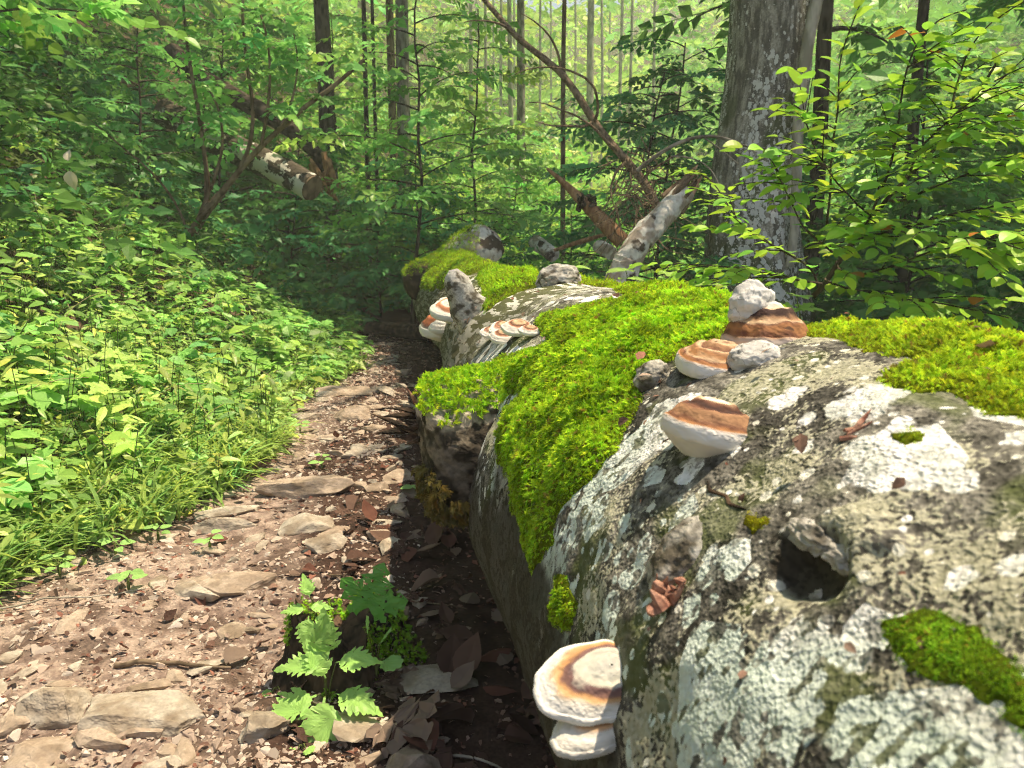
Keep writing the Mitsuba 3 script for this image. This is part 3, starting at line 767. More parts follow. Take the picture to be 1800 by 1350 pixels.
# D
k = 'bracket_fungus_003'
bracket(k, gp(.790, 160.5, .006), (-.93, -.30, -.05), (-.25, -.50, .84), .106, .090, .020, .045, 'round white-rimmed bracket fungus with brown ring low on the near side of the trunk',
        [(0, GY), (.30, (.5, .5, .44)), (.47, (.54, .52, .44)), (.52, (.17, .10, .10)), (.60, (.20, .11, .09)), (.65, (.46, .25, .11)), (.73, (.58, .38, .20)), (.79, (.66, .62, .54)), (.86, (.74, .73, .69)), (1, (.76, .75, .71))], 17, .8, sink=.05, pore=(.76, .75, .71))
bracket(k + '__lower_lobe', gp(.765, 165.0, .0), (-.85, -.50, -.1), (-.15, -.35, .9), 0.064, .070, .020, .040, 'x', [(0, BR), (.25, OR), (.5, (.55, .34, .18)), (.62, WH), (1, WH)], 41, .5, 48, sink=.0, pore=(.66, .64, .58))
del labels[k + '__lower_lobe']
# cluster of small pale brackets past the branch stub
small = [(2.60, 136, .075), (2.47, 132.5, .095), (2.36, 134.5, .085), (2.25, 129.5, .095), (2.14, 127.5, .06)]
names = ['small white and brown bracket fungus at the left end of the pale cluster', 'small upright white bracket fungus second from the left in the pale cluster', 'small white bracket fungus hanging lowest in the pale cluster', 'small long white-rimmed bracket fungus second from the right in the pale cluster', 'smallest brown bracket fungus at the right end of the pale cluster']
for (s_, a_, w_), nm in zip(small, names):
    k = numfast('small_bracket_fungus')
    bracket(k, gp(s_, a_, .02), (-.75, -.6, -.12), (.1, -.3, 1), w_, w_ * .62, w_ * .26, w_ * .3, nm, [(0, TN), (.3, CR), (.5, BR), (.62, (.45, .22, .14)), (.75, WH), (1, WH)], int(s_ * 100), .4, 40)
k = 'far_bracket_fungus'
bracket(k, gp(4.35, 147, .05), (-.80, -.55, -.05), (.25, -.25, 1), .25, .16, .06, .10, 'large white and rust bracket fungus beyond the grey branch knob', [(0, GY), (.3, WH), (.5, WH), (.62, (.46, .20, .10)), (.75, (.50, .22, .12)), (.82, WH), (1, WH)], 51, .6, 48)
k = 'far_bracket_fungus_001'
bracket(k, gp(5.2, 172, .05), (-.92, -.3, -.05), (.1, -.2, 1), .22, .15, .09, .10, 'rusty red bracket fungus with thin white edge low on the far trunk', [(0, (.16, .06, .04)), (.4, (.36, .12, .06)), (.7, (.42, .15, .07)), (.85, BR), (1, WH)], 52, .9, 48)
k = 'far_bracket_fungus_002'
bracket(k, gp(4.7, 163, .03), (-.85, -.45, -.05), (.1, -.2, 1), .13, .10, .05, .07, 'small white bracket fungus between the two large ones on the far trunk', [(0, GY), (.5, WH), (1, WH)], 53, .7, 40)
k = 'far_bracket_fungus_003'
bracket(k, gp(5.3, 152, .03), (-.85, -.45, -.05), (.1, -.2, 1), .12, .08, .05, .05, 'small pale bracket fungus high on the far trunk behind the others', [(0, WH), (.5, WH), (1, WH)], 54, .7, 40)

# ------------------------------------------------------------------ stones, gravel and litter on the path
def hull_rock(seed, n=14, flat=.6):
    r = np.random.default_rng(seed)
    p = unit(r.normal(0, 1, (n, 3))) * r.uniform(.75, 1.1, (n, 1)) * [1, r.uniform(.6, .9), flat * r.uniform(.6, 1)]
    h = ConvexHull(p)
    f = h.simplices.copy()
    nrm = h.equations[:, :3]
    g = np.cross(p[f[:, 1]] - p[f[:, 0]], p[f[:, 2]] - p[f[:, 0]])
    flip = (g * nrm).sum(1) < 0
    f[flip] = f[flip][:, ::-1]
    used = np.unique(f); m = np.zeros(n, int); m[used] = np.arange(len(used))
    return p[used] / 2, m[f]
ROCKS = [hull_rock(k, 18, .6) for k in range(10)]
CHIPS = [hull_rock(50 + k, 8, .5) for k in range(8)]
def onpath(n, y0, y1, r, pad=0.0, bias=1.0):
    y = y0 + (y1 - y0) * r.random(n) ** bias
    u = r.random(n)
    x0 = path_left(y) - .10 + pad; x1 = log_x(y) - .1 - pad
    return x0 + u * (x1 - x0), y
def rotz(a, tilt=None, r=None):
    n = len(a)
    y = np.c_[np.cos(a), np.sin(a), np.zeros(n)]
    z = np.c_[np.zeros((n, 2)), np.ones(n)]
    if tilt is not None:
        z = z + r.normal(0, tilt, (n, 3))
        y = y - z * (y * z).sum(1, keepdims=True) / (z * z).sum(1, keepdims=True)
    return basis(y, z)
def zpath1(x, y): return zpath(np.asarray(x), np.asarray(y))
STONE_COL = np.array([(.41, .33, .265), (.45, .385, .315), (.37, .31, .26), (.42, .325, .26), (.33, .26, .21), (.50, .445, .385)])
r = np.random.default_rng(5)
# gravel
n = 30000
x, y = onpath(n, 1.5, 9.0, r, 0, 1.7)
dens = meshkit.fbm(np.stack([x * 1.6, y * 1.6, 0 * x], -1), 3, 4)
ok = (dens + r.normal(0, .12, n) > .36) & (x < log_x(y) - .70 + r.normal(0, .06, n))
x, y = x[ok], y[ok]; n = len(x)
sz = np.exp(r.normal(math.log(.0135), .6, n)); sz = np.clip(sz, .006, .07) * (1 + .08 * y)
g = []
kk = r.integers(0, len(CHIPS), n)
col = STONE_COL[r.integers(0, 6, n)] * np.exp(r.normal(0, .13, (n, 1)))
pos = np.c_[x, y, zpath1(x, y) - sz * .02]
R = rotz(r.uniform(0, 6.3, n), .25, r)
for k in range(len(CHIPS)):
    w = kk == k
    g.append(scatter(CHIPS[k], pos[w], R[w], sz[w], col[w]))
V, F, C = join(g)
put('path__gravel', (V, F), 'vc_mat', color=C)
tag('path__gravel', 'loose tan and grey gravel of the footpath', kind='stuff')
# larger stones, each on its own
for kx in range(10):
    scene[f'rock_shape_{kx}'] = None
    del scene[f'rock_shape_{kx}']
rock_ply = {(a, m): mikit.ply(ROCKS[a], m) for a in range(10) for m in ('rock_grey', 'rock_tan')}
n = 285
x, y = onpath(n * 2, 1.55, 8.0, r, .05, 1.35)
ok = (x < log_x(y) - .58); x, y = x[ok][:n], y[ok][:n]
sz = np.clip(np.exp(r.normal(math.log(.075), .42, len(x))), .045, .19) * (1 + .04 * y)
for a, b, s_ in zip(x, y, sz):
    d = rock_ply[(int(r.integers(0, 10)), 'rock_grey' if r.random() < .45 else 'rock_tan')]
    z = float(zpath1(a, b))
    key = numfast('path__stone')
    scene[key] = {**d, 'to_world': T().translate([a, b, z + s_ * .02]).rotate([0, 0, 1], float(r.uniform(0, 360))).rotate([1, 0, 0], float(r.normal(0, 9))).scale([s_ * r.uniform(1, 1.5), s_ * r.uniform(.7, 1.1), s_ * r.uniform(.5, .95)])}
def big_rock(key, x, y, sx, sy, sz, rot, seed, mat, label, dz=0.0, cuts=16):
    rr = np.random.default_rng(seed)
    m = trimesh.creation.icosphere(subdivisions=5 if sx > .3 and y < 2 else 4)
    v = np.array(m.vertices)
    v = v / (np.abs(v) ** 4).sum(1, keepdims=True) ** (1 / 4)
    for k in range(cuts):
        n_ = unit(rr.normal(0, 1, 3) + [0, 0, .3]); d_ = rr.uniform(.58, .88)
        ex = np.maximum(v @ n_ - d_, 0)
        v = v - ex[:, None] * n_
    v = v * (1 + .26 * (meshkit.fbm(v * 2.2, 6, seed) - .5) + .05 * (meshkit.fbm(v * 11, 4, seed) - .5))[:, None]
    v = v * np.array([sx, sy, sz]) / 2
    c, s_ = math.cos(rot), math.sin(rot)
    v = v @ np.array([[c, -s_, 0], [s_, c, 0], [0, 0, 1]]).T + [x, y, float(zpath1(x, y)) + dz]
    put(key, (v, np.array(m.faces)), mat, smooth=28)
    tag(key, label, 'rock')
big_rock('rock', -.90, 1.79, .32, .27, .15, .12, 3, 'rock_grey', 'largest pale flat rock near the bottom left corner of the path', -.01)
big_rock('rock_014', -1.16, 1.83, .24, .22, .16, -.3, 23, 'rock_grey', 'pale split rock wedged against the left side of the largest flat rock', -.01)
big_rock('rock_015', -1.10, 1.66, .26, .16, .12, .2, 24, 'rock_tan', 'tan rock at the bottom edge below the split rock', -.01)
big_rock('rock_001', -1.50, 1.78, .38, .30, .16, .3, 4, 'rock_grey', 'pale rock left of the split rock at the path corner', -.01)
big_rock('rock_002', -.60, 1.72, .16, .12, .10, .5, 5, 'rock_grey', 'rounded grey rock below the rotten stump')
big_rock('rock_003', -.98, 2.55, .38, .17, .10, .12, 6, 'rock_tan', 'long flat tan rock up the path from the rotten stump')
big_rock('rock_004', -.86, 3.05, .26, .17, .13, .3, 7, 'rock_grey', 'grey wedge-shaped rock in the middle of the path')
big_rock('rock_005', -.72, 2.86, .17, .13, .12, .9, 8, 'rock_grey', 'small pointed grey rock right of the grey wedge-shaped rock')
big_rock('rock_006', -1.85, 2.62, .22, .16, .14, .2, 9, 'rock_grey', 'white-grey rock at the left edge below the grass')
big_rock('rock_007', -.98, 3.6, .50, .22, .14, .15, 10, 'rock_tan', 'wide tan rock bedded across the path')
big_rock('rock_008', -1.06, 5.15, .30, .36, .20, .4, 11, 'rock_tan', 'tall tan rock on the path level with the branch stub')
big_rock('rock_009', -.52, 3.02, .14, .10, .09, .4, 12, 'rock_tan', 'small tan rock in the leaf litter beside the log shadow')
big_rock('rock_010', -1.5, 4.35, .24, .2, .12, .4, 13, 'rock_grey', 'pale rock at the grassy left rim of the path')
big_rock('rock_011', -1.25, 5.9, .5, .3, .13, .1, 14, 'rock_tan', 'low broad tan rock farther up the path')
big_rock('rock_012', -1.18, 3.12, .3, .12, .10, .1, 15, 'rock_grey', 'narrow grey rock left of the grey wedge-shaped rock')
big_rock('rock_013', -1.62, 3.05, .2, .16, .15, .1, 16, 'rock_grey', 'mossy grey rock under the grass tufts at the path rim')

# bark and leaf crumbs
LIT = np.array([(.19, .115, .088), (.26, .165, .125), (.33, .235, .18), (.155, .095, .075), (.38, .29, .23), (.27, .13, .095)])
CRUMB = leaf_t([0, .32, .26, 0], [0, .3, .7, 1], .25, .3)
n = 9000
x, y = onpath(n, 1.4, 10, r, 0, 1.6)
ok = (meshkit.fbm(np.stack([x * 2, y * 2, 0 * x + 3], -1), 3, 6) + .35 * np.exp(-np.maximum(log_x(y) - .6 - x, 0) / .3) + r.normal(0, .1, n) > .45)
x, y = x[ok], y[ok]; n = len(x)
sz = np.clip(np.exp(r.normal(math.log(.014), .45, n)), .006, .035) * (1 + .05 * y)
V, F, C = scatter(CRUMB, np.c_[x, y, zpath1(x, y) + .006], rotz(r.uniform(0, 6.3, n), .45, r), sz, LIT[r.integers(0, 6, n)] * np.exp(r.normal(0, .25, (n, 1))))
put('leaf_crumbs', (V, F), 'litter_mat', color=C)
tag('leaf_crumbs', 'brown leaf crumbs and bark bits strewn on the path', 'leaf litter', kind='stuff')
# whole dead leaves
DLEAF = [leaf_t([0, .2, .33, .33, .22, .08, 0], [0, .12, .3, .5, .72, .9, 1], f_, c_) for f_, c_ in ((.5, .5), (-.4, .35), (.9, .7), (.3, -.4))]
DMAP = [palmate([(-105, .5), (-55, .8), (0, .9), (55, .8), (105, .5)], .28, .5), ]
DMAP = [(v * [1, 1, 2.4], f) for v, f in DMAP]
dead_ply = {}
for a in range(5):
    for c in range(6):
        t_ = (DLEAF + DMAP)[a]
        dead_ply[a, c] = mikit.ply(t_, 'litter_mat', color=np.tile(LIT[c] * .62, (len(t_[0]), 1)) * (.8 + .4 * meshkit.fbm(t_[0] * 6, 2, c))[:, None])  # leaf colours darkened to deepen the shade beside the trunk
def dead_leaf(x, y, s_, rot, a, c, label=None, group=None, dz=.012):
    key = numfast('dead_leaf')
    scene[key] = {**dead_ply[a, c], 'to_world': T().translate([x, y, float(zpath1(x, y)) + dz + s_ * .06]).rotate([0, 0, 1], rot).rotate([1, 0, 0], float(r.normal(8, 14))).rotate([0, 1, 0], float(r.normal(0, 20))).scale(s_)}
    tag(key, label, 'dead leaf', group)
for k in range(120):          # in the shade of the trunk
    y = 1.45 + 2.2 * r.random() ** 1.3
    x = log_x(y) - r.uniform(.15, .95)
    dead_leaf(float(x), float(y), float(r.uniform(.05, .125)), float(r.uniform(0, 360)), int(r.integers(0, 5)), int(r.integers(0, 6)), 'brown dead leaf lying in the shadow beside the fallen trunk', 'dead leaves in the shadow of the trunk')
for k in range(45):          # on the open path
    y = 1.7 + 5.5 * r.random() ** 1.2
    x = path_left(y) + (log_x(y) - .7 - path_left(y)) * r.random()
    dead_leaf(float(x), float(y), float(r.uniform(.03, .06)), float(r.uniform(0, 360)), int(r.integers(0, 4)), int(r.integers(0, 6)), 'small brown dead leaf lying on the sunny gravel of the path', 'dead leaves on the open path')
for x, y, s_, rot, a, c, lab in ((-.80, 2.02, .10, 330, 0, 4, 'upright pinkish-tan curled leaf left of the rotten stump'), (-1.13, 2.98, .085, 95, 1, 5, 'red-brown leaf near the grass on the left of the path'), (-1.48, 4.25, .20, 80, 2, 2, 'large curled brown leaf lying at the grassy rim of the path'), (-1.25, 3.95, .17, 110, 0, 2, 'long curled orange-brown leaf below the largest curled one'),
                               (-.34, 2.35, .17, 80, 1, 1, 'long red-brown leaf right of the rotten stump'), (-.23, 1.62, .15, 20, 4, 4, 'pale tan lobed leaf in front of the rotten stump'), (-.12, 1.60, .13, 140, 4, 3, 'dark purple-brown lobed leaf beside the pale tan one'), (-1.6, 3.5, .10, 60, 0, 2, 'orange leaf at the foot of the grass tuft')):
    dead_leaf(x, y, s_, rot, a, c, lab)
def stick(key, pts, rad, label, mat='twig_mat', seed=0):
    p = wiggle(curve(pts, 14), .012, 9, seed)
    p[:, 2] += zpath1(p[:, 0], p[:, 1]) + rad
    put(key, tube(p, np.linspace(rad, rad * .5, 14), 7, rough=.15), mat, smooth=True)
    tag(key, label, 'stick')
stick('stick', [(-1.13, 2.06, .0), (-.95, 2.04, .01), (-.77, 2.0, 0)], .008, 'reddish brown stick lying above the largest flat rock')
stick('stick_001', [(-.66, 2.65, .0), (-.40, 2.45, .015), (-.15, 2.35, 0)], .004, 'thin brown twig crossing the litter right of the stump')
stick('stick_002', [(-.15, 1.62, .0), (-.02, 1.58, .02), (.06, 1.5, 0)], .004, 'pale thin twig in the shadow under the lowest bracket fungus', 'bark_pale')
stick('stick_003', [(-1.5, 3.15, .0), (-1.2, 3.3, .02), (-1.0, 3.35, 0)], .005, 'dark twig lying below the grassy rim of the path', 'bark_dark')
stick('stick_004', [(-1.75, 2.3, .0), (-1.45, 2.4, .02), (-1.25, 2.5, 0)], .004, 'thin pale straw lying left of the long flat rock', 'bark_pale')

# ------------------------------------------------------------------ rotten stump and the herbs on it
sx, sy = -.47, 2.02
def stump_mesh():
    th = np.linspace(0, 2 * np.pi, 90, endpoint=False)
    zs = np.linspace(0, 1, 30)
    Z, A = np.meshgrid(zs, th, indexing='ij')
    rr = .125 * (1 + .75 * (1 - Z) ** 2.2) * (1 + .14 * np.sin(A * 5 + 1) + .06 * np.sin(A * 11))
    top = .205 + .035 * np.sin(A * 2 + .5) + .03 * np.sin(A * 7)
    q = np.stack([np.cos(A), np.sin(A), Z * 2], -1)
    rr = rr * (1 + .35 * (meshkit.fbm(q * [2, 2, .8], 4, 6) - .5))
    v = np.stack([sx + rr * np.cos(A), sy + rr * np.sin(A), Z * top - .02], -1).reshape(-1, 3)
    n = 90
    i, j = np.meshgrid(np.arange(29), np.arange(n), indexing='ij')
    a, b = (i * n + j).ravel(), (i * n + (j + 1) % n).ravel()
    f = np.vstack([np.c_[a, b, b + n], np.c_[a, b + n, a + n]])
    v = np.vstack([v, [sx, sy, .14]]); e = 29 * n + np.arange(n)
    f = np.vstack([f, np.c_[e, 29 * n + (np.arange(n) + 1) % n, np.full(n, len(v) - 1)]])
    return v, f
SM = stump_mesh()
put('rotten_stump__wood', SM, 'rotten_wood', smooth=40)
tag('rotten_stump', 'small black rotten stump at the edge of the path with ferny herbs growing on it', 'stump')
p, nn = surf_pts(SM, 7000, lambda p, n: ((p[:, 0] > sx + .06) & (n[:, 0] > .1) & (meshkit.fbm(p * 13, 2, 4) > .42)) | ((meshkit.fbm(p * 11, 2, 9) > .62) & (n[:, 2] > -.2)), 4)
moss_on('rotten_stump__moss', p, nn, .018, MOSS_COL * [.75, .9, 1], 31, 'green moss on the right side of the stump', .5)

HERB = np.array([.42, .74, .19])
def leafpart(key, tmpl, pos, ax, nr, s_, col, seed):
    rr = np.random.default_rng(seed)
    V, F, C = scatter(tmpl, np.array([pos]), basis(np.array([ax]), np.array([nr])), np.array([s_]), np.array([col]))
    C = C * (.9 + .25 * meshkit.fbm(V * 60, 2, seed))[:, None]
    put(key, (V, F), 'leaf_mat', color=C)
def stemtube(key, pts, rad, mat='stem_mat'):
    put(key, tube(curve(pts, 10), np.linspace(rad, rad * .6, 10), 6), mat, smooth=True)
scene['stem_mat'] = {'type': 'twosided', 'n': {'type': 'diffuse', 'reflectance': {'type': 'rgb', 'value': (.16, .20, .06)}}}
# ferny herb: leaves as (tip point, base point, size)
def herb(key, label, root, leaves, tmpl, col, seed, stems=True):
    rr = np.random.default_rng(seed)
    for i, (base, ax, nr, s_) in enumerate(leaves):
        base = np.asarray(base, float)
        mid = (np.asarray(root) * .4 + base * .6) + [0, 0, .02]
        if stems:
            stemtube(numfast(f'{key}__stem'), [root, mid, base], .0022)
        leafpart(numfast(f'{key}__leaf'), tmpl, base, ax, nr, s_, np.asarray(col) * rr.uniform(.85, 1.15), seed * 31 + i)
    tag(key, label, 'plant')
front = (.05, -.35, .95)
herb('ferny_herb', 'bright ferny herb with deeply cut leaves in front of the rotten stump', (-.475, 1.84, .0), [
    ((-.470, 1.83, .165), (.02, -.15, .8), front, .12), ((-.475, 1.815, .150), (-.85, -.25, .15), front, .11), ((-.44, 1.815, .155), (.85, -.2, .25), front, .115),
    ((-.485, 1.78, .085), (-.85, -.45, -.1), front, .135), ((-.462, 1.77, .085), (.0, -.75, -.45), front, .15), ((-.435, 1.78, .09), (.85, -.35, -.05), front, .125), ((-.465, 1.80, .12), (-.25, .1, .6), front, .10)], PIN, HERB, 3)
herb('ferny_herb_001', 'small herb with rounded toothed leaves on the top left of the rotten stump', (-.53, 2.0, .16), [
    ((-.53, 1.93, .275), (-.25, .2, .85), front, .06), ((-.53, 1.92, .25), (.85, .0, .1), front, .06), ((-.54, 1.92, .245), (-.7, -.2, .1), front, .06), ((-.53, 1.91, .23), (0, -.5, -.6), front, .085), ((-.515, 1.91, .23), (.8, -.3, -.2), front, .065)], PIN, HERB, 5)
def disc_leaf():
    a = np.linspace(.35, 2 * np.pi - .35, 26)
    rad = .5 * (1 + .08 * np.cos(a * 9))
    return poly_leaf([(0, .06)] + [(-math.sin(t) * q, -math.cos(t) * q + .5) for t, q in zip(a, rad)][::-1], .05, .05, 1)
DISC = disc_leaf()
herb('round_leaf_plant', 'small plant with round scalloped leaves at the right of the rotten stump', (-.36, 1.92, .05), [
    ((-.335, 1.86, .185), (.3, -.3, .5), front, .055), ((-.325, 1.86, .14), (.5, -.6, .0), front, .06), ((-.37, 1.86, .215), (.1, -.2, .6), front, .045)], DISC, HERB * [.9, .95, 1.1], 6)
herb('maple_seedling', 'single dark green maple leaf full of holes on a thin stalk behind the stump', (-.38, 2.08, .12), [((-.375, 1.90, .245), (.25, -.05, .75), (.15, -.75, .6), .135)], MAPD, (.17, .46, .09), 8)
for i, (x, y) in enumerate(((-.60, 1.78), (-.49, 1.66), (-.27, 1.56), (-.62, 1.90), (-.52, 1.60), (-.42, 1.52))):
    k = numfast('clover_seedling')
    herb(k, ['tiny round-leaved seedling left of the stump foot', 'tiny round-leaved seedling right of the rounded grey rock', 'tiny round-leaved seedling among the tan lobed leaves', 'tiny seedling against the left flank of the stump', 'tiny round-leaved seedling above the rounded grey rock', 'tiny seedling at the bottom edge under the ferny herb'][i], (x, y, 0), [((x + .01, y - .01, .03), (.5, -.5, .2), front, .03), ((x - .01, y - .01, .025), (-.6, -.4, .1), front, .026)], DISC, HERB, 40 + i)

# seedlings on the path
k_i = 0
seed_lab = ['seedling with toothed leaves on the left gravel nearest the bottom rock', 'seedling beside the white-grey rock at the left edge', 'second seedling up from the white-grey rock', 'seedling left of the long flat tan rock', 'lone seedling in the middle of the stony path', 'seedling under the grass tufts by the mossy grey rock', 'seedling at the left picture edge by the large rocks', 'seedling at the foot of the trunk below the branch stub', 'pair of green leaves right of the narrow grey rock', 'seedling just right of the grassy rim halfway up the path']
for x, y in ((-1.66, 2.20), (-1.6, 2.62), (-1.48, 2.78), (-1.30, 2.50), (-1.0, 4.0), (-1.42, 3.0), (-1.75, 2.05), (-.45, 3.55), (-1.16, 2.86), (-1.3, 4.7)):
    k = numfast('seedling'); z = float(zpath1(x, y)); L = []
    for q in range(5):
        a = q * 1.3 + x * 9
        L.append(((x + .015 * math.cos(a), y + .015 * math.sin(a), z + .04 + .008 * q), (math.cos(a), math.sin(a), .15), (0, -.25, 1), .055 * r.uniform(.7, 1.1)))
    herb(k, seed_lab[k_i], (x, y, z), L, OV2, HERB * [.85, .85, 1], 60 + k_i); k_i += 1

# ------------------------------------------------------------------ the left bank: ground cover
def bank_points(n, y0, y1, d0, d1, r, by=1.0, bd=1.0):
    y = y0 + (y1 - y0) * r.random(n) ** by
    d = d0 + (d1 - d0) * r.random(n) ** bd
    x = path_left(np.clip(y, -3, 14)) - d
    return x, y
def cover(n, x, y, zoff, L, tmpl, col, r, face=.35, stalk=True):
    """n plants of a few leaves each on the slope."""
    z = terr(x, y, True)
    hgt = zoff * r.uniform(.4, 1.4, n)
    big = np.exp(r.normal(0, .32, n))
    m = r.integers(3, 7, n)
    idx = np.repeat(np.arange(n), m)
    N = len(idx)
    az = r.uniform(0, 2 * np.pi, N)
    dr_ = L * r.uniform(.2, 1.0, N)
    base = np.c_[x[idx] + .4 * dr_ * np.cos(az), y[idx] + .4 * dr_ * np.sin(az), z[idx] + hgt[idx] * r.uniform(.65, 1.0, N)]
    ax = np.c_[np.cos(az), np.sin(az), r.normal(-.15, .25, N)]
    nr = np.c_[r.normal(.25, .3, N), r.normal(-.15, .3, N), np.ones(N)]
    c = hue(col, n, .22, .13, r)[idx] * np.exp(r.normal(0, .12, (N, 1)))
    out = [scatter(tmpl, base, basis(ax, nr), L * r.uniform(.65, 1.2, N) * big[idx], c)]
    if stalk:
        out.append(scatter(PRISM, np.c_[x, y, z - .02], basis(np.c_[r.normal(0, .15, (n, 2)), np.ones(n)], np.c_[np.ones(n), np.zeros((n, 2))]), np.c_[np.full(n, .0025), hgt, np.full(n, .0025)], hue((.12, .16, .05), n)))
    return out
r = np.random.default_rng(77)
GREEN = np.array([.27, .50, .11]); YEL = np.array([.44, .62, .16]); TEAL = np.array([.15, .36, .12])
parts = []
x, y = bank_points(2700, 1.7, 7.0, -.02, 3.2, r, 1.1, 1.2); parts += cover(len(x), x, y, .13, .050, OV1, YEL, r)
x, y = bank_points(1100, 1.8, 6.5, .05, 3.4, r, 1.1, 1.1); parts += cover(len(x), x, y, .20, .070, OV1, GREEN, r)
x, y = bank_points(700, 1.8, 8.0, .1, 4.0, r, 1.1, 1.0); parts += cover(len(x), x, y, .22, .10, MAPL, GREEN * 1.1, r)
x, y = bank_points(500, 1.8, 7.0, -.12, .35, r, 1.1, 1.0); parts += cover(len(x), x, y, .07, .05, OV1, YEL, r)
x, y = bank_points(260, 1.8, 5.5, -.1, 1.6, r, 1.1, 1.0); parts += cover(len(x), x, y, .34, .075, NAR, YEL * .95, r)
x, y = bank_points(900, 1.7, 6.0, -.06, 1.5, r, 1.1, 1.0); parts += cover(len(x), x, y, .10, .07, NAR, YEL * 1.05, r)
x, y = bank_points(3200, 6.0, 13.5, -.05, 6.0, r, 1.0, 1.2); parts += cover(len(x), x, y, .18, .10, OV0, GREEN, r, stalk=False)
x, y = bank_points(1800, 5.0, 14.0, 2.2, 9.0, r, 1.0, 1.0); parts += cover(len(x), x, y, .25, .13, OV0, TEAL * .65, r, stalk=False)  # upper bank leaves coloured darker to imitate the shade there
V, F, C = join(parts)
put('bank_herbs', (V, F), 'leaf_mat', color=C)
tag('bank_herbs', 'dense low leafy herbs covering the sunny bank left of the path', 'ground cover', kind='stuff')
# grass
parts = []
for n, y0, y1, d0, d1, L in ((360, 2.2, 7.5, -.05, .9, .24), (210, 2.2, 4.4, -.08, .5, .32)):
    x, y = bank_points(n, y0, y1, d0, d1, r, 1.1, 1.2)
    m = 9
    idx = np.repeat(np.arange(n), m); N = len(idx)
    az = r.uniform(0, 6.3, N)
    ax = np.c_[np.cos(az) * r.uniform(.2, .7, N), np.sin(az) * r.uniform(.2, .7, N), np.ones(N)]
    pos = np.c_[x[idx] + r.normal(0, .02, N), y[idx] + r.normal(0, .02, N), terr(x, y)[idx] - .01]
    parts.append(scatter(BLADE, pos, basis(ax, np.c_[-np.cos(az), -np.sin(az), np.full(N, .4)]), np.c_[L * r.uniform(.8, 1.4, N), L * r.uniform(.5, 1.3, N), L * r.uniform(.6, 1.3, N)], hue((.30, .46, .10), n, .2, .12, r)[idx]))
V, F, C = join(parts)
put('rim_grass', (V, F), 'leaf_mat', color=C)
tag('rim_grass', 'tufts of bright green grass along the left rim of the path', 'grass', kind='stuff')

# single larger plants on the bank
PLN = ['broad-leaved plant', 'young hazel-like plant', 'trailing bramble-like plant']
pl = [(-2.45, 2.35), (-2.2, 2.75), (-2.6, 3.1), (-2.05, 3.15), (-2.95, 3.5), (-2.35, 3.6), (-3.3, 4.1), (-2.75, 4.2), (-2.2, 4.4), (-3.0, 4.8), (-2.05, 2.45), (-2.5, 5.1), (-3.6, 5.2), (-2.2, 5.6), (-3.2, 6.0), (-3.95, 4.7), (-4.2, 5.6), (-2.0, 6.4), (-2.7, 6.8), (-3.7, 6.8), (-1.95, 3.75), (-2.9, 2.9), (-3.5, 4.6), (-4.4, 6.4)]
for i, (x, y) in enumerate(pl):
    k = numfast('bank_plant'); z = float(terr(x, y)); h = float(r.uniform(.22, .42)); kind = i % 3
    top = np.array([x + r.normal(0, .03), y + r.normal(0, .03), z + h])
    stemtube(f'{k}__stem', [(x, y, z - .02), (x + .01, y, z + h * .5), top], .003)
    nl = int(r.integers(6, 10)); cc = (GREEN, TEAL * 1.2, YEL)[kind] * r.uniform(.85, 1.2)
    for q in range(nl):
        t_ = .45 + .55 * q / (nl - 1); a = q * 2.4 + i
        pos = np.array([x, y, z]) * (1 - t_) + top * t_
        leafpart(numfast(f'{k}__leaf'), (SER, OV2, MAP)[kind], pos, (math.cos(a), math.sin(a), .1), (.2, -.2, 1), float(r.uniform(.09, .16)), cc * r.uniform(.85, 1.15), i * 20 + q)
    rank = sorted(range(kind, len(pl), 3), key=lambda a: pl[a][1]).index(i)
    tag(k, f"{('broad toothed', 'oval', 'lobed')[kind]} leaved plant on the sunny bank, {('nearest', 'second nearest', 'third nearest', 'fourth nearest', 'fourth farthest', 'third farthest', 'second farthest', 'farthest')[rank]} of its kind", 'plant', ('toothed plants on the bank', 'oval leaved plants on the bank', 'lobed plants on the bank')[kind])

# dry stalks among the herbs, and crumbs on the trunk
r = np.random.default_rng(88)
x, y = bank_points(170, 1.9, 8.5, -.05, 3.2, r, 1.1, 1.0)
st = []
for a, b in zip(x, y):
    z = float(terr(a, b)); d = np.array([r.normal(0, .5), r.normal(0, .4), 1.0]); l = r.uniform(.18, .5)
    p = np.array([a, b, z - .02])
    st.append(tube(curve([p, p + d * l * .5 + r.normal(0, .02, 3), p + d * l + [r.normal(0, .1), r.normal(0, .1), -.05]], 6), np.linspace(.0028, .0012, 6), 4, cap=False))
put('dry_stalks', join(st)[:2], 'straw_mat')
tag('dry_stalks', 'thin dry straw-coloured stalks standing among the bank herbs', 'dry stalks', kind='stuff')
n = 260
s_, t_ = r.uniform(.35, 4.5, n), r.uniform(75, 150, n) * D2R
ps = log_pt(s_, t_, np.where(r.random(n) < .5, .004, .03)); nn = log_n(t_)
a = r.uniform(0, 6.3, n)
tg = np.cos(a)[:, None] * LD + np.sin(a)[:, None] * (-np.sin(t_)[:, None] * LE + np.cos(t_)[:, None] * LZ)
V, F, C = scatter(CRUMB, ps, basis(tg + nn * r.normal(0, .2, (n, 1)), nn + r.normal(0, .3, (n, 3))), np.clip(np.exp(r.normal(math.log(.011), .5, n)), .005, .035), LIT[r.integers(0, 6, n)] * np.exp(r.normal(0, .2, (n, 1))))
put('bark_crumbs', (V, F), 'litter_mat', color=C)
tag('bark_crumbs', 'small brown leaf and bark crumbs lying on the fallen trunk', 'leaf litter', kind='stuff')

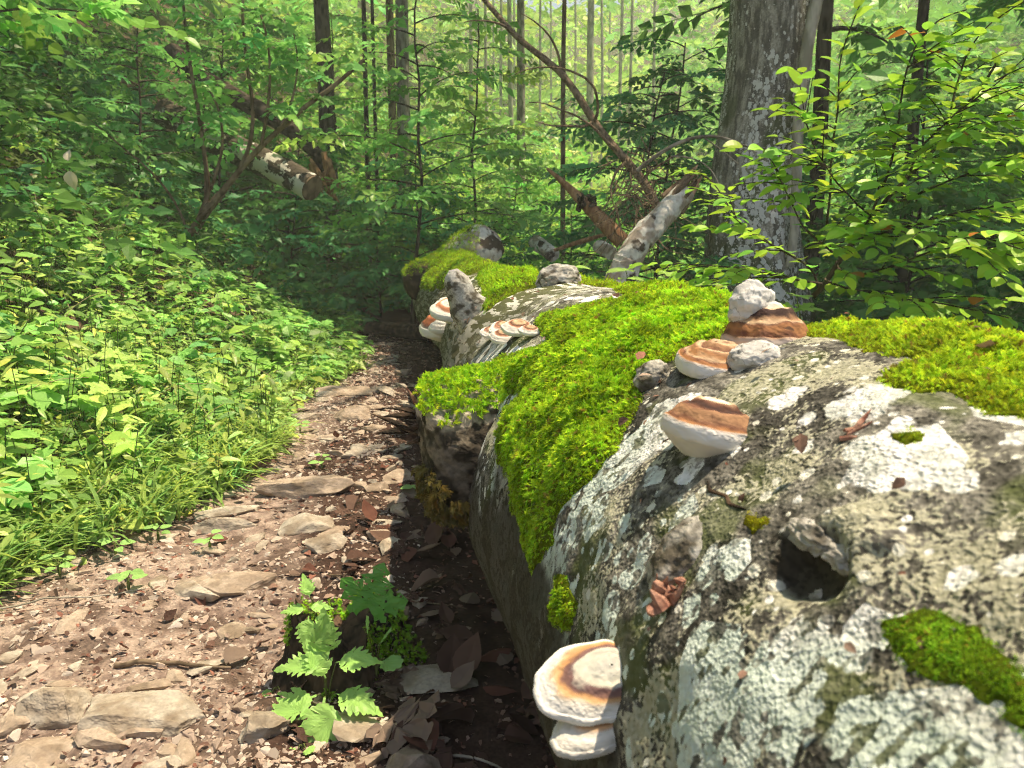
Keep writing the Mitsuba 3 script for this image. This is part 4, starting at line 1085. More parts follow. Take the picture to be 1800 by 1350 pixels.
# ------------------------------------------------------------------ the forest
FPX = 900 / math.tan(33 * D2R)
def spot(px, py, y):
    """The point at depth y that stands at this place of the 1800 x 1350 photograph."""
    c, s_ = math.cos(PITCH), math.sin(PITCH)
    v = (675 - py) / FPX
    d = np.array([(px - 900) / FPX, c + v * s_, -s_ + v * c])
    return CAM + d * (y / d[1])
SUNV = SUN / SUN[2]
def in_cut_gap(p, r, soft=.5):
    """Crowns cut open so sunlight reaches the path, the trunk and the lower bank."""
    q = p - SUNV * (p[:, 2:3] - .8)
    w = (meshkit.fbm(np.c_[q[:, :2] * .55, p[:, 2] * 0], 3, 5) - .5) * 1.6
    d1 = np.maximum(np.abs(q[:, 0] + .25) / 3.0, np.abs(q[:, 1] - 4.4) / 4.9)
    d2 = np.maximum(np.abs(q[:, 0] - 3.0) / 1.3, np.abs(q[:, 1] - 3.8) / 1.6)
    return (np.minimum(d1, d2) + w * .12 < 1)

F_DARK, F_MID, F_SUN, F_TEAL = np.array([.13, .31, .075]), np.array([.25, .52, .11]), np.array([.46, .72, .17]), np.array([.13, .37, .13])  # leaf tones: dark and sun variants put shade and sunlight into the colour

def limbs_and_sprays(stem, z0, rad, n_limb, per, size, r, flat=.15, rise=.25, taper=True, lim_r=.012):
    """Limbs that leave the stem above z0 and leafy sprays along them. Returns (limb meshes, spray position, direction, scale)."""
    sz = stem[:, 2]
    tubes, P, Dd, S_ = [], [], [], []
    ztop = sz[-1]
    for i in range(n_limb):
        z = z0 + (ztop - z0) * (i + r.random()) / n_limb
        base = np.array([np.interp(z, sz, stem[:, k]) for k in range(3)])
        rel = (z - z0) / max(ztop - z0, .1)
        L = rad * ((1 - rel) ** .6 * .85 + .15 if taper else math.sin(math.pi * (.15 + .8 * rel)) ** .7) * r.uniform(.7, 1.15)
        az = i * 2.4 + r.normal(0, .5)
        d = np.array([math.cos(az), math.sin(az), rise * r.uniform(.3, 1.5)])
        pts = curve([base, base + d * L * .5, base + d * L + [0, 0, -flat * L]], 6)
        tubes.append(tube(pts, np.linspace(lim_r, lim_r * .35, 6), 4, cap=False))
        m = max(2, int(per * L / rad) + 1)
        tt = r.uniform(.2, 1.0, m); tt[0] = 1.0
        at_ = np.c_[[np.interp(tt, np.linspace(0, 1, 6), pts[:, k]) for k in range(3)]].T
        a2 = az + np.where(r.random(m) < .5, 1, -1) * r.uniform(.3, 1.2, m) * (tt < .95)
        P.append(at_); Dd.append(np.c_[np.cos(a2), np.sin(a2), r.normal(-.05, .15, m)]); S_.append(size * r.uniform(.6, 1.25, m))
    return tubes, np.vstack(P), np.vstack(Dd), np.concatenate(S_)
def spraymesh(P, Dd, S_, tmpls, col, r, nrm_sd=.42, dv=.24):
    n = len(P)
    k = r.integers(0, len(tmpls), n)
    R = basis(Dd, np.c_[r.normal(0, nrm_sd, (n, 2)), np.ones(n)])
    c = hue(col, n, dv, .12, r)
    out = [scatter(tmpls[a], P[k == a], R[k == a], S_[k == a], c[k == a]) for a in range(len(tmpls)) if (k == a).any()]
    return join(out)
def sapling(key, label, cat, x, y, h, rad, z0, n_limb, per, size, col, tmpls=SPRAY, lean=(0, 0), bark='bark_dark', r0=.03, seed=0, glade=False, group=None, **k):
    r = np.random.default_rng(seed)
    z = float(terr(x, y))
    stem = wiggle(curve([(x, y, z - .1), (x + lean[0] * .4, y + lean[1] * .4, z + h * .5), (x + lean[0], y + lean[1], z + h)], 12), .06 * h ** .5, .8, seed)
    tubes, P, Dd, S_ = limbs_and_sprays(stem, z + z0, rad, n_limb, per, size, r, **k)
    if glade:
        ok = ~in_cut_gap(P, r)
        P, Dd, S_ = P[ok], Dd[ok], S_[ok]
    put(f'{key}__stem', join([tube(stem, np.linspace(r0 * .6, r0 * .2, 12), 7)] + tubes)[:2], bark, smooth=True)
    if len(P):
        V, F, C = spraymesh(P, Dd, S_, tmpls, col, r)
        put(f'{key}__foliage', (V, F), 'leaf_mat', color=C)
    tag(key, label, cat, group)

# the standing beech
key = 'beech_tree'
pts = [spot(1322, 470, 9.0), spot(1320, 420, 9.0), spot(1326, 300, 9.0), spot(1350, 130, 9.0), spot(1358, 0, 9.0)]
top = pts[-1]; low = pts[0] - (pts[1] - pts[0]) / np.linalg.norm(pts[1] - pts[0]) * 1.6
axp = curve([low, pts[0], pts[1], pts[2], pts[3], pts[4], top + [.35, 0, 3.0], top + [.5, .1, 6.5]], 90)
zz = axp[:, 2]
def beech():
    sides = 72
    th = np.linspace(0, 2 * np.pi, sides + 1)
    rz = np.interp(zz, [-.8, .3, 1.1, 1.6, 2.4, 4, 10], [.72, .60, .515, .475, .445, .44, .3])
    A, Zi = np.meshgrid(th, np.arange(len(zz)))
    fl = np.clip((1.9 - zz) / 2.2, 0, 1)[:, None]
    rr = rz[:, None] * (1 + .16 * fl * np.cos(A * 5 + .6) + .05 * (meshkit.fbm(np.stack([np.cos(A) * 1.5, np.sin(A) * 1.5, zz[:, None] * .8 + 0 * A], -1), 3, 3) - .5) * 2)
    v = np.stack([axp[:, 0][:, None] + rr * np.cos(A), axp[:, 1][:, None] + rr * np.sin(A), zz[:, None] + 0 * A], -1)
    uv = np.stack([A * .47, zz[:, None] + 0 * A], -1)
    n = sides + 1
    i, j = np.meshgrid(np.arange(len(zz) - 1), np.arange(sides), indexing='ij')
    a = (i * n + j).ravel()
    return v.reshape(-1, 3), np.vstack([np.c_[a, a + 1, a + n + 1], np.c_[a, a + n + 1, a + n]]), uv.reshape(-1, 2)
v, f, uv = beech()
put(f'{key}__trunk', (v, f), 'beech_bark', smooth=True, uv=uv)
r = np.random.default_rng(302)
TALL = [(-2.75, 3.35, .55), (-3.15, 3.9, .8), (-3.55, 4.6, .9), (-2.95, 4.55, .6), (-3.9, 5.4, 1.0), (-2.5, 3.9, .45), (-3.3, 5.6, .7), (-2.35, 5.0, .5), (-4.3, 6.4, 1.0), (-2.9, 6.4, .6)]
for i, (x, y, h) in enumerate(TALL):
    k = numfast('tall_herb'); z = float(terr(x, y))
    top = np.array([x + r.normal(0, .08), y + r.normal(0, .08), z + h])
    stemtube(f'{k}__stem', [(x, y, z - .02), (x + .02, y, z + h * .5), top], .004)
    nl = 11
    for q in range(nl):
        t_ = .25 + .75 * q / (nl - 1); a = q * 2.4 + i; w = float(r.uniform(.10, .17)) * (1.1 - .4 * t_)
        pos = np.array([x, y, z]) * (1 - t_) + top * t_
        leafpart(numfast(f'{k}__leaf'), (SER, OV2)[i % 2], pos, (math.cos(a), math.sin(a), -.05), (.25, -.3, 1), w, (TEAL * 1.25, GREEN)[i % 2] * r.uniform(.8, 1.2), 3000 + i * 20 + q)
    rank = sorted(range(i % 2, len(TALL), 2), key=lambda a: TALL[a][1]).index(i)
    tag(k, f"tall {('bluish toothed-leaved', 'green oval-leaved')[i % 2]} herb rising above the bank cover, {('nearest', 'second nearest', 'third nearest', 'fourth nearest', 'farthest')[rank]} of its kind", 'plant', ('tall toothed herbs', 'tall oval-leaved herbs')[i % 2])
r = np.random.default_rng(301)
tb, P, Dd, S_ = limbs_and_sprays(axp[45:], 5.6, 4.6, 40, 16, 1.0, r, taper=False, rise=.5, lim_r=.06)
ok = ~in_cut_gap(P, r)
put(f'{key}__limbs', join(tb)[:2], 'bark_grey', smooth=True)
V, F, C = spraymesh(P[ok], Dd[ok], S_[ok], SPRAY, F_DARK, r); put(f'{key}__crown', (V, F), 'leaf_mat', color=C)
tag(key, 'thick grey beech with white lichen spots standing right behind the fallen trunk', 'tree')
# a thin pale stem along its right side, and a dark one behind
put('pale_stem__trunk', tube(curve([spot(1388, 470, 8.45), spot(1400, 330, 8.45), spot(1411, 130, 8.45), spot(1436, 0, 8.45), spot(1460, -150, 8.45)], 30), np.linspace(.045, .07, 30), 12, rough=.15), 'bark_pale', smooth=True)
tag('pale_stem', 'thin pale stem growing close along the right side of the thick beech', 'tree')
def poletree(key, label, px, y, wpx, bark, crown_z, crown_r, crown_n, col, px_top=None, group=None, seed=0, h=None, tm=SPRAY, per=10, size=1.0, pxbase=None):
    """A standing tree met at picture column px at eye height; trunk wpx wide there."""
    r = np.random.default_rng(seed + 1000)
    x = (px - 900) / FPX * y * 1.0
    lean = ((px_top if px_top is not None else px) - px) / FPX * y
    z = float(terr(x, y))
    h = h or crown_z + crown_r * 1.6
    rad = wpx / FPX * y / 2
    st = wiggle(curve([(x, y, z - .4), (x + lean * .4, y, z + h * .35), (x + lean * (h / (.25 * y + 1)) * .5, y + r.normal(0, .2), z + h)], 24), .05, .25, seed)
    st[0, 2] = z - .4
    put(f'{key}__trunk', tube(st, np.r_[rad * 1.35, rad * 1.1, np.linspace(rad * 1.02, rad * .35, 22)], 14, rough=.10, seed=seed), bark, smooth=True)
    if crown_n:
        tb, P, Dd, S_ = limbs_and_sprays(st, z + crown_z - crown_r * .6, crown_r, crown_n, per, size, r, taper=False, rise=.35, lim_r=max(.02, rad * .3))
        ok = ~in_cut_gap(P, r)
        put(f'{key}__limbs', join(tb)[:2], bark, smooth=True)
        V, F, C = spraymesh(P[ok], Dd[ok], S_[ok], tm, col, r)
        if len(V):
            put(f'{key}__crown', (V, F), 'leaf_mat', color=C)
    tag(key, label, 'tree', group)
poletree('dark_tree', 'black shaded trunk standing just behind the right side of the thick beech', 1420, 11.5, 30, 'bark_dark', 8, 4.0, 22, F_DARK, seed=1)  # dark bark colour stands in for the shade on this trunk
poletree('dark_tree_001', 'dark straight trunk in the upper right above the bright sapling', 1575, 12, 22, 'bark_dark', 9, 4, 22, F_DARK, seed=3)
poletree('spruce', 'grey straight trunk with one sunny edge left of the picture centre', 718, 17, 25, 'bark_grey', 10, 4.5, 14, F_MID, seed=6)
poletree('spruce_001', 'brown trunk right beside the grey straight one, on its left', 699, 18.5, 15, 'bark_brown', 10, 4, 20, F_MID, seed=7)
poletree('spruce_002', 'slender dark stem left of the brown trunk', 652, 15, 9, 'bark_dark', 9, 3.5, 18, F_MID, px_top=662, seed=8)
poletree('spruce_003', 'second slender dark stem between the brown trunk and its left neighbour', 668, 14.5, 7, 'bark_dark', 8, 3, 14, F_MID, px_top=672, seed=9)
poletree('spruce_004', 'broad dark trunk at the top left of the centre above the brushy bank', 588, 16, 30, 'bark_dark', 9, 4.5, 26, F_DARK, seed=10)
poletree('pole_tree', 'tall grey-white pole trunk at the picture centre behind the leaning dead spruce', 916, 20, 15, 'bark_grey', 12, 4, 8, F_SUN, seed=11)
poletree('pole_tree_001', 'thin pale pole just left of the tall grey-white one', 898, 24, 9, 'bark_pale', 12, 4, 7, F_SUN, seed=12)
poletree('pole_tree_002', 'thin brown-grey pole right of centre reaching down to the broken wood', 986, 13, 9, 'bark_brown', 9, 3, 14, F_MID, px_top=988, seed=13)
poletree('pole_tree_003', 'pale double pole right of the thin brown-grey one', 1030, 28, 14, 'bark_pale', 13, 4, 7, F_SUN, seed=14)
labs = ['far pale trunk', 'far sunlit trunk', 'far grey trunk']
r = np.random.default_rng(31)
skip = {3, 4, 8, 12, 14, 15, 16, 18, 19, 20, 21, 22, 5, 7, 17, 23}
farpx = [(832, 30, 10, 'bark_pale'), (858, 33, 8, 'bark_pale'), (880, 36, 7, 'bark_brown'), (820, 40, 7, 'bark_grey'), (762, 34, 7, 'bark_brown'), (785, 42, 6, 'bark_pale'), (945, 38, 6, 'bark_pale'), (955, 32, 7, 'bark_grey'), (1010, 36, 6, 'bark_brown'), (1050, 40, 7, 'bark_pale'), (1075, 34, 9, 'bark_pale'), (1096, 30, 8, 'bark_pale'), (1110, 44, 6, 'bark_grey'), (1140, 36, 8, 'bark_brown'), (1180, 32, 9, 'bark_grey'), (1215, 38, 8, 'bark_brown'), (1255, 34, 9, 'bark_dark'), (630, 24, 8, 'bark_brown'), (560, 26, 12, 'bark_dark'), (515, 22, 10, 'bark_dark'), (1530, 24, 10, 'bark_dark'), (1640, 26, 12, 'bark_grey'), (1745, 22, 10, 'bark_dark'), (742, 28, 8, 'bark_grey'), (1005, 50, 6, 'bark_pale'), (905, 50, 6, 'bark_pale'), (870, 52, 5, 'bark_pale'), (968, 55, 5, 'bark_pale'), (1065, 56, 5, 'bark_pale'), (845, 58, 5, 'bark_pale')]
far_lab = ['far pale sunlit pole at the top between the spruces', 'narrow pale pole right of the first far one', 'brownish far pole left of the tall grey-white trunk', 'thin grey far pole above the path end', 'brown far pole right of the grey straight trunk', 'very thin pale far pole beside the brown one', 'pale far pole just right of the tall grey-white trunk', 'grey far pole under the leaning dead spruce', 'brown far pole left of the pale double pole', 'pale far pole right of the double pole', 'broad pale far pole right of the dead spruce top', 'white-grey far pole near the dark foliage', 'faint grey far pole at the edge of the dark foliage', 'brown far pole behind the dark foliage', 'grey far pole behind the dark layered branches', 'brown far pole left of the thick beech', 'dark far pole close to the thick beech on its left', 'brown pole above the left brush', 'dark pole over the fallen log on the bank', 'dark pole above the hazel shrub', 'dark pole behind the bright sapling', 'grey pole behind the bright sapling top', 'dark pole in the right shade', 'grey pole right next to the grey straight trunk', 'distant pale pole in the bright gap right of centre', 'distant pale pole in the bright gap at the centre', 'distant pale pole in the bright gap left of centre', 'distant pale pole under the dead spruce arc', 'distant pale pole right of the gap', 'distant pale pole left of the gap']
for i, (px, y, w, b) in enumerate(farpx):
    if i in skip:
        continue
    poletree(numfast('far_tree'), far_lab[i], px + r.normal(0, 3), y, w * .8, 'bark_pale' if 700 < px < 1260 else b, .27 * y + 3.0, 3.5, 5, F_SUN if 740 < px < 1200 else F_MID, seed=40 + i, tm=SPRAYF if i % 3 == 0 else SPRAY, per=8, size=1.3, px_top=px + r.normal(0, 6))  # middle trees: pale bark and bright leaf tone paint in the sunlight
# unseen off-frame trees added so their crowns shade the upper bank and right side
for i, (x, y, cz, cr) in enumerate(((-7.5, 9, 9, 6.5), (-10, 13, 10, 5), (8.6, 10.5, 9, 5.5), (9.0, 6.0, 8.5, 6.0), (-9, 4.5, 9, 4.5), (-6.2, 6.0, 8, 4.6), (12.5, 14, 10, 5))):
    k = numfast('added_shade_tree')
    poletree(k, ['unseen tall bank tree added for shade, spreading above the hazel', 'unseen upper bank tree added for shade behind the brush', 'unseen right side tree added to shade the ravine', 'unseen right edge tree added for shade beyond the sapling', 'unseen tree added for shade high on the left bank beside the viewer', 'unseen young bank tree added for shade over the big herbs', 'unseen far right ravine tree added for shade'][i], 900 + x / y * FPX, y, 26 * 12 / y, 'bark_dark', cz, cr, 30 if cr < 5.9 else 50, F_DARK, seed=90 + i, per=30, size=1.1)

# ------------------------------------------------------------------ understory: saplings and bushes one can tell apart
US = [
 # label, category, x, y, height, radius, lowest limb, limbs, sprays per limb, spray size, colour, lean
 ('leafy maple sapling with bright tiers above the path end', 'sapling', -1.25, 9.8, 4.3, 1.25, 1.3, 26, 7, .50, F_MID * 1.1, (.2, .3)),
 ('bright sapling left of the grey-white pole', 'sapling', -.6, 12.5, 4.6, 1.2, .8, 26, 7, .5, F_SUN * .9, (.1, .2)),
 ('fresh green bush in front of the grey straight trunk', 'bush', -1.42, 11.3, 2.5, 1.0, .1, 26, 7, .45, F_TEAL * 1.1, (.1, 0)),
 ('leafy bush hiding the upper end of the whitish bank log', 'bush', -4.25, 9.3, 1.9, .75, .2, 24, 6, .36, F_DARK * 1.2, (.1, 0)),
 ('dark bush at the end of the path', 'bush', -2.0, 12.0, 2.0, 1.3, .1, 26, 7, .45, F_TEAL, (0, 0)),
 ('dark green bush behind the far end of the trunk', 'bush', -.85, 12.6, 1.9, 1.3, .1, 26, 7, .45, F_TEAL * .9, (.1, .1)),
 ('bushy sapling behind the broken fork', 'bush', -.05, 13.8, 2.4, 1.2, .1, 24, 7, .48, F_MID, (.1, 0)),
 ('light green bush behind the snapped orange stem', 'bush', 1.0, 13.6, 2.2, 1.2, .1, 24, 7, .48, F_MID * 1.1, (0, 0)),
 ('bush left of the path end on the foot of the bank', 'bush', -3.2, 11.5, 1.6, 1.2, .05, 24, 7, .42, F_TEAL, (.2, 0)),
 ('dark tiered young fir-like tree left of the thick beech', 'sapling', 2.0, 11.2, 4.6, 1.9, .9, 34, 9, .55, F_TEAL * .8, (.3, 0)),
 ('dark leaning sapling between dead spruce and beech', 'sapling', 1.45, 9.8, 3.6, 1.3, 1.2, 24, 7, .5, F_TEAL * .85, (.3, 0)),
 ('low green bush at the foot of the thick beech', 'bush', 2.15, 8.0, 1.25, .8, .1, 22, 6, .34, F_MID, (0, 0)),
 ('dark bush in the ravine behind the bright sapling', 'bush', 4.2, 8.6, 3.4, 1.5, .1, 30, 8, .5, F_DARK, (.1, 0)),
 ('tall shaded sapling at the upper right', 'sapling', 5.2, 10.4, 5.2, 1.9, .3, 34, 8, .55, F_MID * .8, (0, 0)),
 ('shaded bush at the right edge', 'bush', 5.6, 7.8, 3.0, 1.5, .1, 30, 8, .5, F_DARK * 1.1, (0, 0)),
 ('bluish green bush in the right background', 'bush', 3.8, 12.4, 4.4, 1.9, .3, 34, 8, .55, F_TEAL, (0, 0)),
 ('spreading bush in the far right shade', 'bush', 7.6, 11.8, 5.2, 2.3, .1, 36, 8, .6, F_MID * .75, (0, 0)),
 ('bush on the upper bank at the left edge', 'bush', -4.9, 6.2, 1.9, 1.2, .1, 28, 7, .42, F_DARK * 1.1, (.2, 0)),  # upper bank bushes get the dark leaf tone to imitate shade
 ('overhanging branchy bush in the top left corner', 'bush', -4.1, 5.4, 2.6, 1.2, 1.0, 26, 7, .42, F_MID * 1.1, (.4, -.2)),
 ('bank bush above the pale hanging leaf', 'bush', -5.6, 8.4, 2.4, 1.4, .1, 30, 7, .45, F_DARK, (.3, 0)),
 ('tall bank bush left of the hazel', 'bush', -5.9, 10.8, 3.4, 1.5, .4, 30, 8, .5, F_DARK, (.3, 0)),
 ('bush behind the hazel stems', 'bush', -4.6, 12.6, 3.4, 1.6, .3, 32, 8, .5, F_DARK, (.3, 0)),
 ('dark bush high on the bank', 'bush', -7.4, 11.4, 3.2, 1.9, .1, 32, 8, .55, F_DARK, (.2, 0)),
 ('bush over the slope behind the fallen bank logs', 'bush', -3.9, 13.8, 2.8, 1.7, .1, 32, 8, .5, F_DARK, (.3, 0)),
 ('dark bush under the slender stems', 'bush', -2.9, 14.4, 2.0, 1.5, .1, 28, 8, .5, F_DARK, (0, 0)),
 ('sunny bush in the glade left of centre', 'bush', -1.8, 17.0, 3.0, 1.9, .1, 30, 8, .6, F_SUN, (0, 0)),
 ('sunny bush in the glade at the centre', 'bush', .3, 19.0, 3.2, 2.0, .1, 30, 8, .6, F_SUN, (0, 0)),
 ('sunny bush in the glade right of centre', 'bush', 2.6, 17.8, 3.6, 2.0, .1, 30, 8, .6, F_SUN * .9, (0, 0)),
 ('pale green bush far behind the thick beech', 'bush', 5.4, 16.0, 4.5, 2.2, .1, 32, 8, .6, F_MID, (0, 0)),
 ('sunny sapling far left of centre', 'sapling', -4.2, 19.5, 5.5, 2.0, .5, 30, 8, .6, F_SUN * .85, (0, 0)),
]
for i, (lab, cat, x, y, h, rad, z0, nl, per, sz, col, lean) in enumerate(US):
    if x > 3:
        nl, per = int(nl * 1.8), per + 4
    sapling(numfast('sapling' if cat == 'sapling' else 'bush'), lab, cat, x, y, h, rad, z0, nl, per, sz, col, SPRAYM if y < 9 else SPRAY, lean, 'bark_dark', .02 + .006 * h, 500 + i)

# undergrowth and brush too thick to count
r = np.random.default_rng(61)
def brush(n, x0, x1, y0, y1, hmax, size, col, keep=None, tm=SPRAYC):
    x, y = r.uniform(x0, x1, n), r.uniform(y0, y1, n)
    z = terr(x, y) + hmax * r.random(n) ** 1.6
    a = r.uniform(0, 6.3, n)
    P = np.c_[x, y, z]
    ok = np.ones(n, bool) if keep is None else keep(x, y)
    P = P[ok]
    return spraymesh(P, np.c_[np.cos(a), np.sin(a), r.normal(0, .2, n)][ok], (size * r.uniform(.6, 1.3, n))[ok], tm, col, r, .45)
offpath = lambda x, y: (x < path_left(np.clip(y, -3, 14)) - .1) | (x > log_x(np.clip(y, 0, 9.6)) + .75) | (y > 12.6)
V, F, C = join([brush(1700, -9, 0, 9, 16, .7, .42, F_TEAL, offpath), brush(1500, -5, 6.5, 14.5, 24, 3.6, .6, F_MID * 1.1), brush(1500, 1.2, 9, 3, 14, .5, .40, F_DARK, offpath), brush(1200, -9, 12, 13, 24, 1.1, .55, F_MID), brush(900, -9, -3, 4, 10, .6, .40, F_DARK, offpath), brush(1500, 7, 26, 11, 27, 5.0, .9, F_MID), brush(500, .9, 3.2, 4.2, 9, .45, .32, F_MID, offpath)])  # left bank brush has shade put into its darker colour
put('undergrowth', (V, F), 'leaf_mat', color=C)
tag('undergrowth', 'low leafy undergrowth on the shaded forest floor', 'undergrowth', kind='stuff')
V, F, C = join([brush(3000, -20, 24, 22, 46, 4.5, .95, F_SUN), brush(2600, 8, 46, 26, 62, 10.0, 1.6, F_MID), brush(1600, -34, -6, 17, 46, 8.0, 1.3, F_MID), brush(4200, -42, 46, 44, 92, 15.0, 2.1, F_SUN * 1.05)])
put('far_brush', (V, F), 'leaf_mat', color=C)
tag('far_brush', 'sunlit brush and young growth on the far slope', 'undergrowth', kind='stuff')

# ------------------------------------------------------------------ fallen logs, dead wood
def logthing(key, label, pts, rad, bark, cat='log', sides=22, rough=.12, seed=0, ends=None, n=26):
    p = curve(pts, n)
    rr = np.interp(np.linspace(0, 1, len(rad)), np.linspace(0, 1, len(rad)), rad)
    rr = np.interp(np.linspace(0, 1, n), np.linspace(0, 1, len(rad)), rad)
    put(f'{key}__bark', tube(p, rr, sides, rough=rough, seed=seed), bark, smooth=40)
    tag(key, label, cat)
    return p, rr
p, rr = logthing('bank_log', 'fallen log with whitish cut end jutting from the bank towards the path', [spot(290, 196, 9.95), spot(350, 231, 9.7), spot(420, 265, 9.4), spot(548, 330, 8.9)], [.17, .17, .16, .15], 'bank_log_bark', seed=3)
put('bank_log__cut_face', tube([p[-1] + unit(p[-1] - p[-2]) * .003, p[-1] + unit(p[-1] - p[-2]) * .02], [rr[-1] * .98, rr[-1] * .94], 22), 'bark_brown', smooth=40)
p, rr = logthing('bank_log_001', 'dark broken log behind the whitish one with reddish splintered end', [spot(300, 90, 11.2), spot(430, 180, 10.8), spot(520, 235, 10.4), spot(575, 300, 10.0)], [.13, .12, .11, .07], 'bark_dark', seed=4)
put('bank_log_001__splinters', shards(10, p[-1], unit(p[-1] - p[-2]), .55, .10, 9, .3), 'orange_wood')
# leaning dead spruce with bare arching branches
key = 'dead_spruce'
sp = curve([spot(1165, 385, 7.6), spot(1130, 320, 7.7), spot(1060, 235, 7.9), spot(985, 130, 8.2), spot(905, 60, 8.5), spot(850, 0, 8.8), spot(800, -60, 9)], 36)
put(f'{key}__stem', tube(wiggle(sp, .02, 2, 3), np.linspace(.045, .022, 36), 9, rough=.2), 'twig_mat', smooth=True)
for i, pts in enumerate(([(1045, 213, 7.9), (1050, 175, 7.8), (1030, 140, 7.7), (970, 118, 7.6), (905, 130, 7.5)], [(1088, 268, 7.8), (1040, 225, 7.6), (990, 195, 7.4), (930, 180, 7.3)], [(1040, 215, 7.9), (985, 222, 7.8), (940, 212, 7.7)], [(985, 128, 8.2), (970, 70, 8.1), (945, 40, 8.0), (915, 22, 7.9)],
                         [(1128, 318, 7.7), (1160, 290, 7.5), (1210, 262, 7.3)], [(905, 60, 8.5), (868, 40, 8.4), (815, 38, 8.3)], [(1100, 285, 7.75), (1075, 330, 7.5), (1085, 380, 7.4)])):
    q = curve([spot(*a) for a in pts], 16)
    put(numfast(f'{key}__branch'), tube(wiggle(q, .02, 5, 50 + i), np.linspace(.016, .004, 16), 6), 'twig_mat', smooth=True)
r = np.random.default_rng(8)
tw = []
for i in range(100):
    b = spot(r.normal(1122, 26), r.normal(335, 45), r.uniform(7.2, 7.8))
    d = np.array([r.normal(0, .25), r.normal(0, .2), -abs(r.normal(.2, .22))])
    q = curve([b, b + d * .5 + r.normal(0, .04, 3), b + d + r.normal(0, .07, 3)], 6)
    tw.append(tube(q, np.linspace(.006, .002, 6), 4, cap=False))
put(f'{key}__twigs', join(tw)[:2], 'twig_mat')
tag(f'{key}__twigs', 'tangle of fine dead twigs', kind='stuff')
tag(key, 'leaning dead spruce with bare arching branches behind the fallen trunk', 'dead tree')
p, rr = logthing('snapped_stem', 'snapped orange-brown stem leaning up from the broken wood', [spot(1095, 425, 8.0), spot(1050, 380, 8.1), spot(1005, 335, 8.3), spot(962, 297, 8.5)], [.085, .075, .045, .016], 'orange_wood', 'broken stem', 10, .1, 7)
put('snapped_stem__root_collar', shards(9, spot(1032, 358, 8.15), (.2, -.3, -.2), .20, .06, 15, .8), 'bark_dark')
p, rr = logthing('broken_trunk', 'broken leaning trunk with peeling white bark and jagged top', [spot(1090, 500, 6.6), spot(1118, 435, 6.6), spot(1160, 385, 6.7), spot(1205, 335, 6.8)], [.13, .105, .10, .09], 'patchy_bark', 'broken trunk', 22, .2, 9)
put('broken_trunk__jagged_top', shards(12, p[-1] - unit(p[-1] - p[-2]) * .05, unit(p[-1] - p[-2]), .34, .07, 19, .12), 'bark_brown')
p, rr = logthing('bent_branch', 'bare bent branch arching in front of the thick beech', [spot(1120, 300, 6.9), spot(1180, 258, 6.8), spot(1235, 240, 6.7), spot(1290, 248, 6.6), spot(1330, 268, 6.5)], [.02, .017, .015, .012, .006], 'bark_grey', 'branch', 7, .1, 11)
for i, pts in enumerate(([(1235, 240, 6.7), (1265, 262, 6.6), (1300, 290, 6.5)], [(1180, 275, 6.7), (1240, 290, 6.6), (1265, 330, 6.5)])):
    put(numfast('bent_branch__twig'), tube(curve([spot(*a) for a in pts], 8), np.linspace(.008, .003, 8), 5), 'bark_grey', smooth=True)
for key, lab, a, b, rad in (('split_log', 'short pale split log lying behind the crest of the trunk', (940, 425, 9.9), (972, 448, 9.5), .09), ('split_log_001', 'small pale broken block right of the short split log', (1052, 432, 8.6), (1075, 445, 8.4), .075)):
    logthing(key, lab, [spot(*a), spot(*b)], [rad, rad], 'patchy_bark', 'log', 12, .2, 21, n=8)
logthing('orange_branch', 'thin orange broken branch lying across behind the split logs', [spot(975, 440, 9.2), spot(1020, 425, 9.0), spot(1065, 412, 8.8)], [.02, .03, .02], 'orange_wood', 'branch', 8, .2, 22)
logthing('dark_log', 'dark barkless log lying on the path edge beyond the fungi', [spot(648, 575, 9.6), spot(700, 580, 9.3), spot(760, 588, 9.0)], [.07, .09, .10], 'rotten_wood', 'log', 14, .1, 23)

# ------------------------------------------------------------------ hazel on the bank
key = 'hazel_shrub'
hz = [([(320, 432, 8.8), (355, 380, 8.7), (430, 290, 8.6), (500, 220, 8.5), (575, 160, 8.4), (640, 105, 8.3)], .040), ([(330, 420, 8.8), (365, 330, 8.7), (352, 220, 8.6), (335, 110, 8.5), (318, -20, 8.4)], .028), ([(340, 408, 8.8), (378, 310, 8.7), (390, 230, 8.6), (365, 150, 8.5)], .022), ([(350, 400, 8.8), (400, 330, 8.7), (436, 265, 8.6), (438, 140, 8.5), (428, -20, 8.4)], .028), ([(345, 410, 8.8), (360, 345, 8.9), (358, 240, 9.0), (372, 130, 9)], .02), ([(460, 255, 8.5), (470, 190, 8.4), (475, 120, 8.3), (455, 20, 8.2)], .018), ([(500, 218, 8.5), (520, 150, 8.5), (515, 60, 8.5)], .014), ([(330, 415, 8.7), (290, 330, 8.5), (230, 270, 8.2), (160, 210, 8.0)], .016)]
tb, P, Dd, S_ = [], [], [], []
r = np.random.default_rng(44)
for i, (pts, rad) in enumerate(hz):
    q = curve([spot(*a) for a in pts], 24)
    put(numfast(f'{key}__stem'), tube(wiggle(q, .02, 2, 70 + i), np.linspace(rad, rad * .45, 24), 8), 'bark_brown', smooth=True)
    m = 18
    tt = r.integers(15, 24, m)
    P.append(q[tt] + r.normal(0, .10, (m, 3))); a = r.uniform(0, 6.3, m)
    Dd.append(np.c_[np.cos(a), np.sin(a), r.normal(0, .15, m)]); S_.append(.36 * r.uniform(.6, 1.2, m))
V, F, C = spraymesh(np.vstack(P), np.vstack(Dd), np.concatenate(S_), SPRAYM, F_MID * [.9, 1, 1.2], r)
put(f'{key}__foliage', (V, F), 'leaf_mat', color=C)
tag(key, 'hazel shrub with several slender brown stems rising from the left bank', 'shrub')
q = spot(122, 300, 5.2)
